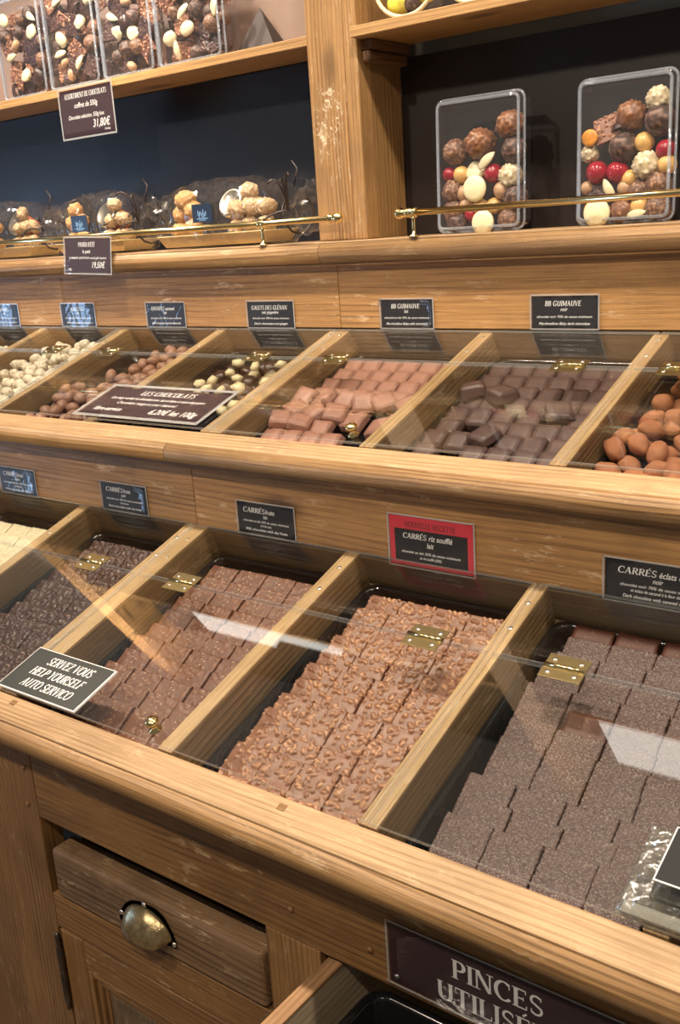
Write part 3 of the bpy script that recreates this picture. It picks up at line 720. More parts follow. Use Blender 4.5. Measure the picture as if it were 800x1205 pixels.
M['darkf'] = choc('dark_chocolate_fruit', (.040, .015, .012), (.085, .036, .028), .4, .16, (.36, .25, .2), 330)
M['white_c'] = choc('white_chocolate_fruit', (.66, .56, .38), (.74, .65, .47), .5, .09, (.20, .11, .05), 330)
M['darkc'] = choc('dark_chocolate_caramel', (.070, .035, .032), (.115, .068, .062), .55, 0, fine=.5, bloom=.55)
M['plain_dark'] = choc('plain_dark_chocolate', (.080, .024, .015), (.10, .04, .03), .5, .07, (.3, .18, .12), 420)
ORD = ['first', 'second', 'third', 'fourth', 'fifth', 'sixth', 'seventh', 'eighth', 'ninth', 'tenth', 'eleventh', 'twelfth']
def squares(frame, x0, cols, pitch, s_front, rows, step, size, th, meshes, mat, floor, what, where, group, tilt=None, name='chocolate_square', jit=1., skip=(), drop=0.):
    t = tilt if tilt is not None else math.asin(min(.9, (th+.0015)/step))
    L_ = size
    for r_ in range(rows):
        rowj = random.uniform(-.0015, .0015); rx = random.uniform(-.005, .005)*jit
        for c_ in range(cols):
            if (r_, c_) in skip: continue
            sc = s_front+r_*step+L_*math.cos(t)/2+rowj+random.uniform(-.0012, .0012)*jit
            nc = floor+math.sin(t)*L_/2+.0005+random.uniform(0, .0012)*jit
            mw = frame @ T3(x0+pitch*(c_+.5)+rx+random.uniform(-.0012, .0012)*jit, sc, nc) @ RZ(random.uniform(-.02, .02)*jit) @ RX(t+random.uniform(-.025, .025)*jit) @ RY(random.uniform(-.02, .02)*jit)
            me = random.choice(meshes)
            o = link(name, me, mat, mw)
            wr = 'front row' if r_ == 0 else 'back row' if r_ == rows-1 else ORD[r_]+' row from the front'
            wc = 'leftmost' if c_ == 0 else 'rightmost' if c_ == cols-1 else ORD[c_]+' from left'
            tag(o, '%s, %s, %s' % (what, wc, wr), 'chocolate', group)
riz = [slab(s, .0500, .050, .0052, 44, .0023, .0026, 48, stretch=1.75) for s in range(6)]
mf = [slab(20+s, .0525, .050, .0052, 34, .0024, .0010, 34) for s in range(5)]
df = [slab(40+s, .0510, .050, .0052, 80, .0020, .0016, 34) for s in range(5)]
wf = [slab(60+s, .0550, .050, .0052, 40, .0022, .0008, 24) for s in range(3)]
dc = [slab(80+s, .0525, .050, .0052, 170, .0012, .0009, 44) for s in range(6)]
pd = [slab(95+s, .0490, .050, .0050, 10, .0013, .0004, 10) for s in range(2)]
FL = -.0640
squares(LOW, -.7485, 4, .0508, .030, 11, .0285, .050, .0052, riz, M['riz'], FL, 'milk chocolate square with puffed rice', 'the rice tray', 'puffed rice milk squares in overlapping rows')
squares(LOW, -1.0335, 4, .0545, .028, 11, .0285, .050, .0052, mf, M['milkf'], FL, 'milk chocolate fruit square', 'the milk fruit tray', 'milk fruit squares in overlapping rows')
squares(LOW, -1.3165, 4, .0515, .028, 11, .0285, .050, .0052, df, M['darkf'], FL, 'dark chocolate fruit square', 'the dark fruit tray', 'dark fruit squares in overlapping rows')
squares(LOW, -1.595, 4, .056, .170, 6, .0285, .050, .0052, wf, M['white_c'], FL, 'white chocolate square with brown flecks', 'the white tray', 'white squares in overlapping rows')
squares(LOW, -.4655, 4, .0535, .028, 11, .0285, .050, .0052, dc, M['darkc'], FL, 'dark chocolate square with caramel grains', 'the caramel tray', 'dark caramel squares in overlapping rows', skip=((6, 1),))
squares(LOW, -.4655, 4, .0535, .342, 1, .0285, .030, .0070, pd, M['plain_dark'], FL+.006, 'smooth reddish dark piece behind the rough caramel squares', 'the caramel tray behind the rough ones', 'plain dark pieces at the back of the caramel tray', tilt=rad(12))
o = link('chocolate_square', pd[1], M['plain_dark'], LOW @ T3(-.4655+.0535*1.5, .028+.0285*6+.024, FL+.0085) @ RX(rad(17)))
tag(o, 'single smooth dark square lying face down among rough caramel squares', 'chocolate')

# ------------------------------------------------------------------ marshmallow squares
def pillow(seed, sx=.0355, sy=.0355, th=.0155):
    rnd = random.Random(seed); bm = bmesh.new(); bmesh.ops.create_cube(bm, size=1)
    bmesh.ops.subdivide_edges(bm, edges=bm.edges[:], cuts=3, use_grid_fill=True)
    for v in bm.verts:
        x, y, z = v.co*2
        k = .06*z*(1 if z > 0 else .4)
        nn = noise.noise(Vector((x*1.7+seed*5, y*1.7, z)))*.05
        x2 = x*(1-k+nn); y2 = y*(1-k-nn)
        z2 = z*(1-.07*(x*x+y*y)/2+nn)
        v.co = Vector((x2*sx/2, y2*sy/2, z2*th/2+th/2))
    bmesh.ops.bevel(bm, geom=[e for e in bm.edges if e.calc_face_angle(0) > .6], offset=.0012, segments=2, affect='EDGES')
    return frombm(bm, 'pillow')
pil = [pillow(s) for s in range(6)]
pil2 = [me.copy() for me in pil]
M['mm_milk'] = choc('milk_marshmallow_coating', (.36, .175, .13), (.36, .175, .13), .45)
M['mm_dark'] = choc('dark_marshmallow_coating', (.105, .062, .058), (.105, .062, .058), .38)
def marsh(x0, cols, rows, s0, mat, meshes, what, where, group, messy):
    for r_ in range(rows):
        for c_ in range(cols):
            mess = messy(r_, c_)
            if mess == 2: continue
            x = x0+.0375*(c_+.5)+random.uniform(-.0012, .0012)+(.003 if r_ % 2 else 0)
            s = s0+.0335*r_+.018; n = -.058
            mw = MID @ T3(x, s, n+.002) @ RZ(random.uniform(-.07, .07)) @ RX(rad(15)+random.uniform(-.06, .06)) @ RY(random.uniform(-.05, .05))
            if mess == 1:
                mw = MID @ T3(x+random.uniform(-.006, .006), s+random.uniform(-.004, .004), n+.014+random.uniform(0, .005)) @ RZ(random.uniform(-.7, .7)) @ RX(random.uniform(-.1, .55)) @ RY(random.uniform(-.35, .35))
            o = link('marshmallow_square', random.choice(meshes), mat, mw, None, True)
            wr = 'front row' if r_ == 0 else 'back row' if r_ == rows-1 else ORD[r_]+' row from the front'
            wc = 'leftmost' if c_ == 0 else 'rightmost' if c_ == cols-1 else ORD[c_]+' from left'
            tag(o, '%s, %s, %s%s' % (what, wc, wr, ', lying askew' if mess else ''), 'chocolate', group)
marsh(-1.020, 6, 9, .022, M['mm_milk'], pil, 'pale milk marshmallow square', 'the milk tray', 'milk marshmallow squares',
      lambda r_, c_: 2 if (r_, c_) in ((2, 3), (2, 4), (1, 4), (0, 5), (3, 4), (1, 5)) else 1 if r_ in (2, 3, 4) and random.random() < .75 else 0)
marsh(-.744, 6, 9, .022, M['mm_dark'], pil2, 'dark marshmallow square', 'the dark tray', 'dark marshmallow squares',
      lambda r_, c_: 2 if (r_, c_) in ((0, 3), (1, 1), (3, 1)) else 1 if (r_, c_) in ((4, 4), (2, 2)) else 0)
for (dx, s, rz) in ((-.722, .222, .5), (-.672, .212, -.5)):
    o = link('marshmallow_square', pil2[2], M['mm_dark'], MID @ T3(dx, s, -.040) @ RZ(rz) @ RX(rad(-12)), None, True); o.scale = (1, 1, 1.25)
    tag(o, 'dark marshmallow square tipped up showing its side, %s of two on top' % ('left' if dx < -.7 else 'right'), 'chocolate', 'dark marshmallow squares')

# ------------------------------------------------------------------ heaps of sweets
def blob(seed, ax, ay, az, sub=2, amp=.08, fr=1.3, pinch=0):
    bm = bmesh.new(); bmesh.ops.create_icosphere(bm, subdivisions=sub, radius=1)
    for v in bm.verts:
        d = 1+amp*noise.noise(v.co*fr+Vector((seed*7.3, 0, 0)))*2
        p = v.co*d; k = 1-pinch*(p.x*.5+.5)*.6
        v.co = Vector((p.x*ax, p.y*ay*k, p.z*az*k))
    return frombm(bm, 'blob')
def heap(frame, n, r_, reg, floor, meshes, mat, name, label, cat, group, cond=None, flat=.5, tries=40, P0=()):
    P = list(P0); x0, x1, s0, s1 = reg
    for k in range(n):
        best = None
        for _ in range(tries):
            x, s = random.uniform(x0, x1), random.uniform(s0, s1)
            if cond and not cond(x, s): continue
            z = floor+r_
            for (a, b, c_) in P:
                d2 = (a-x)**2+(b-s)**2; R2 = (2*r_*.94)**2
                if d2 < R2: z = max(z, c_+math.sqrt(R2-d2))
            if best is None or z < best[2]: best = (x, s, z)
        if best is None: continue
        P.append(best)
        mw = frame @ T3(*best) @ RZ(random.uniform(0, 6.28)) @ RX(random.uniform(-flat, flat)) @ RY(random.uniform(-flat, flat))
        o = link(name, random.choice(meshes), mat, mw, None, True)
        tag(o, label, cat, group)
    return P
M['speck_white'] = choc('speckled_white_coating', (.70, .61, .48), (.70, .61, .48), .5, .4, (.26, .16, .09), 200)
M['cocoa_milk'] = choc('cocoa_milk_coating', (.27, .135, .088), (.27, .135, .088), .5)
M['truffle'] = choc('orange_cocoa_coating', (.33, .125, .055), (.33, .125, .055), .75, fine=.4)
M['ivory'] = choc('ivory_chocolate', (.70, .58, .36), (.7, .58, .36), .4)
M['noir'] = choc('dark_chocolate_coating', (.040, .018, .014), (.04, .018, .014), .28)
wn = [blob(s, .0135, .0110, .0105) for s in range(4)]
for i, (a, b, cnd, nn, lb, gp) in enumerate(((MB[1][0]+.012, MB[1][1]-.012, lambda x, s: s > .2, 34, 'speckled white coated nut in the leftmost visible bin', 'white nuts at the left edge'),
                                             (MB[2][0]+.014, MB[2][1]-.014, None, 185, 'speckled white coated almond in the heap of the second bin', 'speckled white almonds'))):
    heap(MID, nn, .0115, (a, b, .02, .335), -.060, [m.copy() for m in wn], M['speck_white'], 'coated_almond', lb, 'sweet', gp, cnd)
ca = [blob(10+s, .0150, .0112, .0108) for s in range(5)]
heap(MID, 82, .0117, (MB[3][0]+.014, MB[3][1]-.013, .016, .165), -.060, ca, M['cocoa_milk'], 'cocoa_almond', 'milk brown cocoa almond in the front heap left of the sign', 'sweet', 'cocoa almonds, front heap')
heap(MID, 62, .0117, (MB[3][0]+.07, MB[3][1]-.013, .17, .33), -.060, ca, M['cocoa_milk'], 'cocoa_almond', 'milk brown cocoa almond in the rear heap of the third bin', 'sweet', 'cocoa almonds, rear heap',
     cond=lambda x, s: x > MB[3][0]+.07+(s-.17)*.35)
# dark and ivory pebbles
def chunk(seed):
    bm = bmesh.new(); bmesh.ops.create_icosphere(bm, subdivisions=1, radius=1); rnd = random.Random(seed)
    for v in bm.verts: v.co = Vector((v.co.x*.0150*rnd.uniform(.75, 1.15), v.co.y*.0115*rnd.uniform(.75, 1.15), v.co.z*.0095*rnd.uniform(.75, 1.1)))
    return frombm(bm)
PD = heap(MID, 44, .0120, (-1.30, MB[4][1]-.014, .14, .30), -.060, [blob(31+s, .0165, .0140, .0085, 2, .1) for s in range(3)], M['noir'], 'dark_pebble', 'glossy dark pebble sweet among ivory ones in the fourth bin', 'sweet', 'dark pebbles', cond=lambda x, s: x > -1.30+(s-.14)*.25)
heap(MID, 26, .0120, (-1.30, MB[4][1]-.014, .14, .30), -.060, P0=PD, meshes=[chunk(s) for s in range(4)], mat=M['ivory'], name='ivory_pebble', label='ivory chunk among dark pebbles in the fourth bin', cat='sweet', group='ivory chunks', cond=lambda x, s: x > -1.29+(s-.14)*.25)
tr = [blob(50+s, .0185, .0140, .0135, 3, .10, 1.2, .35) for s in range(5)]
random.seed(21)
heap(MID, 112, .0142, (MB[6+1][0]+.016, MB[7][1]-.016, .02, .33), -.062, tr, M['truffle'], 'truffle_almond', 'orange brown cocoa dusted almond in the right bin', 'sweet', 'orange brown truffle almonds',
     cond=lambda x, s: x > -.466+max(0, s-.10)*.18 and not (s > .28 and x < -.43))

# ------------------------------------------------------------------ sweets for the gift boxes
def rough_ball(seed, r_=.0165, amp=.14, fr=4.5):
    bm = bmesh.new(); bmesh.ops.create_icosphere(bm, subdivisions=4, radius=1)
    lay = bm.verts.layers.float.new('nib')
    for v in bm.verts:
        k = noise.noise(v.co*fr+Vector((seed*9.1, 0, 0))); k2 = noise.noise(v.co*fr*2.1+Vector((0, seed, 0)))
        d = amp*(max(0, k)*1.6+k2*.35); v[lay] = max(0, min(1, k*2.5)); v.co *= r_*(1+d)
    return frombm(bm, 'rough')
def disc(r_, th, dome=.3):
    bm = bmesh.new(); rings = []
    for q, z in ((.86, 0), (1, th*.4), (.96, th*.85), (.7, th), (.3, th*(1+dome))):
        rings.append([bm.verts.new((q*r_*math.cos(2*math.pi*i/20), q*r_*math.sin(2*math.pi*i/20), z)) for i in range(20)])
    for a, b in zip(rings, rings[1:]):
        for i in range(20): bm.faces.new((a[i], a[(i+1) % 20], b[(i+1) % 20], b[i]))
    bm.faces.new(rings[0][::-1]); bm.faces.new(rings[-1]); return frombm(bm)
def leaf(L_=.03, wd=.012):
    bm = bmesh.new(); g = []
    for i in range(11):
        t = i/10; w_ = wd*math.sin(math.pi*min(1, t*.93+.07))**.7/2
        g.append([bm.verts.new(((t-.5)*L_, s*w_, .004*math.sin(math.pi*t)*(1-.3*abs(s))+.001)) for s in (-1, -.5, 0, .5, 1)])
    for a, b in zip(g, g[1:]):
        for k in range(4): bm.faces.new((a[k], b[k], b[k+1], a[k+1]))
    bmesh.ops.recalc_face_normals(bm, faces=bm.faces[:]); bmesh.ops.solidify(bm, geom=bm.faces[:], thickness=.003); return frombm(bm)
def shell(r_=.016):
    bm = bmesh.new(); g = []
    for i in range(7):
        t = i/6; row = []
        for k in range(29):
            a = math.pi*(k/28)*1.1-.17; rr = r_*(t**.8)*(1+.07*math.cos(k*math.pi)) ; row.append(bm.verts.new((rr*math.cos(a), rr*math.sin(a)-r_*.4, r_*.55*(1-t*t)+(.0012 if k % 2 else 0)*t)))
        g.append(row)
    for a, b in zip(g, g[1:]):
        for k in range(28): bm.faces.new((a[k], a[k+1], b[k+1], b[k]))
    bmesh.ops.recalc_face_normals(bm, faces=bm.faces[:]); bmesh.ops.solidify(bm, geom=bm.faces[:], thickness=.002); return frombm(bm)
M['nutty'] = choc('chopped_nut_coating', (.11, .05, .03), (.40, .23, .13), .5)
M['cocoa'] = choc('dark_cocoa_rough', (.045, .022, .017), (.20, .12, .09), .55)
M['walnut'] = choc('walnut_milk', (.16, .065, .03), (.33, .16, .08), .4)
M['golden'] = plain('golden_ball', (.66, .40, .13), .3, 0, 0, 60, .15)
M['tan'] = plain('tan_ball', (.47, .29, .16), .35, 0, 0, 60, .15)
M['cherry'] = plain('cherry_red_ball', (.30, .012, .025), .16, 0, 0, 60, .2)
M['cream'] = plain('cream_chocolate', (.74, .66, .42), .38, 0, .1, 60, .08)
M['popcorn'] = choc('white_nut_cluster', (.50, .40, .24), (.80, .72, .52), .45)
M['caramelised'] = plain('caramelised_orange', (.62, .26, .04), .25, 0, .2, 80, .3)
M['yellow_egg'] = plain('yellow_sugar_egg', (.80, .72, .10), .35, 0, 0, 40, .1)
ball = lambda r_: blob(3, r_, r_, r_, 3, .01)
KM = {}
def kit(k):
    if k not in KM:
        KM[k] = {'nutty': lambda: ([rough_ball(s, .0150, .10, 7.5) for s in (1, 2)], 'nutty', 'dark truffle rolled in chopped nuts'),
                 'cocoa': lambda: ([rough_ball(s, .0150, .07, 4) for s in (3, 4)], 'cocoa', 'dark dusty cocoa truffle'),
                 'walnut': lambda: ([rough_ball(s, .0172, .17, 4.6) for s in (5, 6)], 'walnut', 'milk chocolate walnut cluster'),
                 'gold': lambda: ([ball(.0102)], 'golden', 'golden yellow ball'), 'tan': lambda: ([ball(.0100)], 'tan', 'tan caramel ball'),
                 'cherry': lambda: ([ball(.0112)], 'cherry', 'glossy cherry red ball'),
                 'disc': lambda: ([disc(.0145, .006)], 'cream', 'round cream white disc'),
                 'leaf': lambda: ([leaf()], 'cream', 'cream white leaf shaped piece'),
                 'pop': lambda: ([rough_ball(7, .0150, .20, 4.6)], 'popcorn', 'cream white nut cluster'),
                 'orange': lambda: ([disc(.0125, .004)], 'caramelised', 'candied orange slice'),
                 'darksq': lambda: (df[:3], 'darkf2', 'dark chocolate square with nibs'), 'milksq': lambda: (riz[:3], 'riz2', 'milk chocolate square with nuts'),
                 'shell': lambda: ([shell()], 'noir', 'dark ribbed shell chocolate'),
                 'ovalw': lambda: ([blob(5, .0165, .0125, .006, 2, .05), blob(8, .015, .0145, .006, 3, .16, 1.1, .5)], 'cream', 'ivory white oval piece'),
                 'nut': lambda: ([blob(6, .0110, .0075, .0075, 2, .05)], 'tan', 'light brown nut'),
                 'egg': lambda: ([blob(6, .020, .0165, .0165, 3, .02)], 'yellow_egg', 'yellow sugar egg')}[k]()
        if KM[k][1] in ('darkf2', 'riz2'):
            KM[k] = ([m.copy() for m in KM[k][0]], {'darkf2': 'darkf', 'riz2': 'riz'}[KM[k][1]], KM[k][2])
            for m in KM[k][0]: m.materials.clear()
    return KM[k]
placed = {}
def sweet(k, mw, where, sc=1., lab=None):
    ms, mt, nm = kit(k)
    me = random.choice(ms)
    o = link({'disc': 'chocolate_disc', 'leaf': 'chocolate_leaf', 'darksq': 'chocolate_square', 'milksq': 'chocolate_square', 'shell': 'chocolate_shell', 'orange': 'orange_slice', 'nut': 'nut', 'egg': 'sugar_egg'}.get(k, 'bonbon'), me, M[mt], mw @ Matrix.Scale(sc, 4), None, True)
    lb = lab or (nm+' '+where)
    tag(o, lb, 'sweet', 'assorted sweets '+where)
    placed.setdefault(lb, []).append(o); return o

def plastic_box(name, x0, x1, y0, z0, z1, dep, lean, label, group=None):
    """clear box with rounded corners standing on its edge; returns its frame (x, z', -depth) centred"""
    wd, h = x1-x0, z1-z0
    fr = T3((x0+x1)/2, y0, z0) @ RX(-lean) @ T3(0, 0, h/2)
    def rr(W_, H_, r_, y, n=5):
        pts = []
        for cx, cz, st in ((W_/2-r_, H_/2-r_, 0), (-W_/2+r_, H_/2-r_, 90), (-W_/2+r_, -H_/2+r_, 180), (W_/2-r_, -H_/2+r_, 270)):
            for k in range(n): a = rad(st+90*k/(n-1)); pts.append((cx+r_*math.cos(a), y, cz+r_*math.sin(a)))
        return pts
    def skin(loops, cap=(True, True)):
        bm = bmesh.new(); L_ = [[bm.verts.new(p) for p in lp] for lp in loops]; n = len(L_[0])
        for a, b in zip(L_, L_[1:]):
            for i in range(n): bm.faces.new((a[i], a[(i+1) % n], b[(i+1) % n], b[i])).smooth = True
        if cap[0]: bm.faces.new(L_[0])
        if cap[1]: bm.faces.new(L_[-1])
        bmesh.ops.recalc_face_normals(bm, faces=bm.faces[:]); return bm
    r_ = .012
    bm = skin([rr(wd-.006, h-.006, r_, 0), rr(wd-.001, h-.001, r_, .003), rr(wd, h, r_, .008), rr(wd-.004, h-.004, r_, .010), rr(wd-.010, h-.010, r_, dep-.003), rr(wd-.016, h-.016, r_, dep)])
    o = link(name, frombm(bm), M['boxplastic'], fr); tag(o, label, 'gift box', group)
    rim = []
    for y, wr in ((-.0002, .0030), (.0085, .0026)):
        pts = rr(wd-(.012 if y < 0 else .001), h-(.012 if y < 0 else .001), r_-(.004 if y < 0 else 0), y, 6); pts.append(pts[0])
        b2 = bmesh.new(); tube(b2, pts, wr*.8, 8)
        link('rim', frombm(b2), M['boxrim'], fr, o, True)
    return fr, o
# two boxes right of the post
frA, bA = plastic_box('gift_box', -.8635, -.7135, .748, .5262, .7225, .042, rad(2), 'clear box of assorted bonbons nearest the wooden post')
frB, bB = plastic_box('gift_box', -.627, -.487, .742, .5262, .7205, .042, rad(2), 'clear box of assorted bonbons at the right, second from the post')
def fill(fr, items, where, base=.017):
    for k, px, pz, sc in items:
        px *= .98; sc = tuple([sc[0]*1.18, *sc[1:]]) if isinstance(sc, tuple) else sc*1.18
        d = base if k not in ('disc', 'leaf', 'orange') else .006
        rot = RX(rad(90)) @ RZ(random.uniform(-.5, .5)) if k in ('disc', 'orange', 'pop') else RX(rad(90)) @ RZ(random.uniform(0, 6))
        if k == 'leaf': rot = RX(rad(90)) @ RZ(rad(sc[1])); sc = sc[0]
        elif k in ('darksq', 'milksq', 'shell', 'ovalw'): rot = RX(rad(75)) @ RZ(sc[1] if isinstance(sc, tuple) else 0)
        if isinstance(sc, tuple): sc = sc[0]
        sweet(k, fr @ T3(px, d, pz) @ rot, where, sc)
itA = [('nutty', -.048, .022, 1.1), ('walnut', -.004, .030, 1.1), ('walnut', .048, .052, 1.0), ('cocoa', .055, .016, 1.1), ('cherry', -.060, -.010, .85), ('gold', -.038, -.012, 1.1),
       ('ovalw', -.012, -.008, (1.0, 1.4)), ('leaf', .014, .004, (1.0, 40)), ('cherry', .018, -.014, 1.1), ('pop', .049, -.020, 1.0), ('nutty', -.053, -.036, 1.0), ('tan', -.034, -.040, 1.05),
       ('disc', -.006, -.035, 1.15), ('tan', .034, -.040, 1.15), ('cocoa', .057, -.052, 1.05), ('nutty', -.052, -.066, 1.0), ('tan', -.030, -.058, .95), ('gold', -.004, -.062, 1.05), ('gold', .020, -.062, 1.05),
       ('cocoa', -.046, -.083, .95), ('orange', .003, -.083, 1.0), ('disc', .008, -.086, 1.1), ('nutty', .046, -.083, .95), ('cherry', -.020, -.072, .9)]
itB = [('milksq', -.030, .030, (.62, .3)), ('walnut', .004, .044, .95), ('shell', -.006, .034, 1), ('cocoa', .046, .034, 1.2), ('pop', .042, .062, .9), ('orange', -.052, .020, .8), ('pop', -.056, 0, .7), ('cocoa', -.006, .004, 1.15),
       ('gold', .024, .008, 1.15), ('cherry', .054, -.004, 1.0), ('pop', .028, -.022, 1.05), ('gold', .057, -.024, 1.1), ('cherry', -.045, -.026, 1.2), ('cherry', -.014, -.028, 1.2),
       ('gold', .004, -.038, 1.0), ('tan', -.002, -.050, 1.0), ('darksq', -.040, -.056, (.6, .2)), ('leaf', -.022, -.050, (.9, 120)), ('nutty', .018, -.056, .9), ('nutty', .046, -.050, 1.05), ('tan', -.060, -.046, .8),
       ('orange', -.045, -.078, .95), ('disc', -.038, -.082, 1.15), ('walnut', -.006, -.082, .85), ('gold', .020, -.076, 1.15), ('nutty', .045, -.080, 1.0), ('leaf', .020, -.086, (.8, 10))]
fill(frA, itA, 'in the clear box by the post')
fill(frB, itB, 'in the right clear box')
# four tall boxes on the upper left shelf
xs = [(-1.925, -1.772), (-1.766, -1.609), (-1.603, -1.455), (-1.449, -1.284)]
nm = ['leftmost', 'second', 'third', 'rightmost']
kinds = ['darksq', 'milksq', 'darksq', 'shell', 'cocoa', 'cocoa', 'ovalw', 'milksq', 'leaf', 'nut', 'darksq', 'shell', 'milksq', 'nutty', 'darksq']
for bi, (x0, x1) in enumerate(xs):
    fr, b = plastic_box('tall_gift_box', x0, x1, .748, .8445, 1.040, .055, 0, '%s of four clear boxes of assorted chocolates on the upper left shelf' % nm[bi], 'tall clear boxes on the upper left shelf')
    wd = x1-x0; rnd = random.Random(100+bi); pts = []
    for tr_ in range(900):
        if len(pts) >= 26: break
        px, pz = rnd.uniform(-wd/2+.017, wd/2-.017), rnd.uniform(-.080, .070)
        if all((px-a)**2+(pz-b_)**2 > .0200**2 for a, b_ in pts): pts.append((px, pz))
    for q, (px, pz) in enumerate(pts):
        k = kinds[(q*7+bi*3) % len(kinds)] if q > 1 else ('leaf', 'ovalw')[q]
        dpt = .014+(.011 if q % 2 else 0)
        if k in ('ovalw', 'leaf', 'nut'): dpt = .010
        sc = {'darksq': .78, 'milksq': .75, 'shell': 1.25, 'leaf': 1.15, 'ovalw': 1.05, 'nut': 1.1}.get(k, 1.0)
        sweet(k, fr @ T3(px, dpt, pz) @ RX(rad(90)+rnd.uniform(-.25, .25)) @ RZ(rnd.uniform(0, 6.28)), 'in the %s tall box' % nm[bi], sc)
    for q in range(16):    # second layer behind, seen through the gaps
        k = ('darksq', 'milksq', 'cocoa', 'milksq', 'nutty')[(q*3+bi) % 5]
        px = -wd/2+.026+(q % 4)*(wd-.052)/3; pz = -.07+(q//4)*.042
        sweet(k, fr @ T3(px, .038, pz) @ RX(rad(90)) @ RZ(rnd.uniform(-.3, .3)), 'in the %s tall box' % nm[bi], .82)
# plain dark pyramid shape beside them
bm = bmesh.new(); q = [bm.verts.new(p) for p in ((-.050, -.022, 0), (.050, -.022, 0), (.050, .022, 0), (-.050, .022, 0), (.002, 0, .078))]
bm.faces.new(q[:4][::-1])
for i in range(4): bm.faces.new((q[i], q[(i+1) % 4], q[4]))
tag(link('dark_pyramid', frombm(bm), plain('dark_brown_pyramid', (.030, .018, .015), .5), T3(-1.243, .805, .8442)), 'dark brown pyramid shape between the clear boxes and the post', 'gift box')

# round clear bowls of eggs on the upper right shelf
for bx, lab in ((-.888, 'left'), (-.770, 'right')):
    prof = [(.016, 0), (.034, .006), (.048, .022), (.053, .042), (.050, .060)]
    bm = bmesh.new(); seg = 28; rings = [[bm.verts.new((r_*math.cos(2*math.pi*i/seg), r_*math.sin(2*math.pi*i/seg)*.62, z)) for i in range(seg)] for r_, z in prof]
    for a, b in zip(rings, rings[1:]):
        for i in range(seg): bm.faces.new((a[i], a[(i+1) % seg], b[(i+1) % seg], b[i]))
    bm.faces.new(rings[0][::-1]); bmesh.ops.solidify(bm, geom=bm.faces[:], thickness=.0015)
    bo = link('round_gift_box', frombm(bm), M['boxplastic'], T3(bx, .755, .8395), None, True)
    tag(bo, '%s of two round clear boxes of yellow eggs on the upper right shelf' % lab, 'gift box', 'round clear boxes')
    b2 = bmesh.new(); pts = [(.0535*math.cos(rad(a)), -.020, .050+.0475*math.sin(rad(a))) for a in range(0, 361, 12)]; tube(b2, pts, .0032, 8)
    link('cream_rim', frombm(b2), M['cream'], T3(bx, .745, .8395), bo, True)
    for k, dx, dz, sc in (('egg', -.022, .026, 1), ('cocoa', .004, .022, .95), ('egg', .027, .033, .9), ('cocoa', .0, .052, 1), ('egg', -.024, .060, .9)):
        sweet(k, T3(bx+dx, .742, .8395+dz) @ RX(1.2), 'in the %s round box' % lab, sc)

# ------------------------------------------------------------------ cellophane baskets
M['biscuit'] = choc('golden_biscuit', (.46, .24, .085), (.58, .34, .14), .6, .15, (.55, .38, .2), 160)
M['pale_biscuit'] = choc('sugared_biscuit', (.42, .27, .14), (.58, .42, .25), .6, .3, (.70, .60, .45), 200)
M['gold_card'] = plain('gold_cardboard', (.60, .46, .24), .35, .5, 0, 20, .1)
M['ribbon'] = plain('dark_brown_ribbon', (.035, .022, .018), .35)
M['jar_lid'] = plain('jar_lid_metal', (.62, .58, .48), .25, 1)
M['jar'] = plain('jam_jar', (.42, .12, .07), .15)
def film_mesh(L_, H, D, seed):
    bm = bmesh.new(); nu, nv = 52, 30; g = []
    for i in range(nu+1):
        u = i/nu; x = (u-.5)*L_
        body = min(1, u/.1)**.5*min(1, (1-u)/.06+.25 if u > .8 else 1)
        neck = 1
        if u > .80: neck = .34+.66*abs((u-.86)/.14)**1.0 if u > .83 else 1-.66*(u-.80)/.03*.9
        row = []
        for j in range(nv):
            a = 2*math.pi*j/nv; cy, cz = math.cos(a), math.sin(a)
            k = body*neck
            amp = .05+.16*max(0, (u-.74)/.26)
            nz = noise.noise(Vector((u*9+seed, cy*2.2, cz*2.2)))*amp*1.3-abs(noise.noise(Vector((u*16, cy*4, cz*4+seed))))*(amp+.10)+.05
            hh = H*(.80+.20*math.sin(math.pi*min(1, u*1.15)))*(1+max(0, u-.88)*2.6)
            z = hh/2+(abs(cz)**.7)*math.copysign(1, cz)*hh/2*(k+nz); y = (abs(cy)**.8)*math.copysign(1, cy)*D/2*(k+nz)
            jj = .0016+.004*max(0, u-.72)/.28
            row.append(bm.verts.new((x+random.uniform(-jj, jj), y+random.uniform(-jj, jj), max(.0015, z+random.uniform(-jj, jj)))))
        g.append(row)
    for a, b in zip(g, g[1:]):
        for j in range(nv): bm.faces.new((a[j], a[(j+1) % nv], b[(j+1) % nv], b[j]))
    bmesh.ops.triangulate(bm, faces=bm.faces[:]); bm.faces.new(g[0][::-1]); bmesh.ops.recalc_face_normals(bm, faces=bm.faces[:])
    return frombm(bm)
bisc = [rough_ball(60+s, .0175, .16, 3.5) for s in range(3)]; bisc2 = [m.copy() for m in bisc]
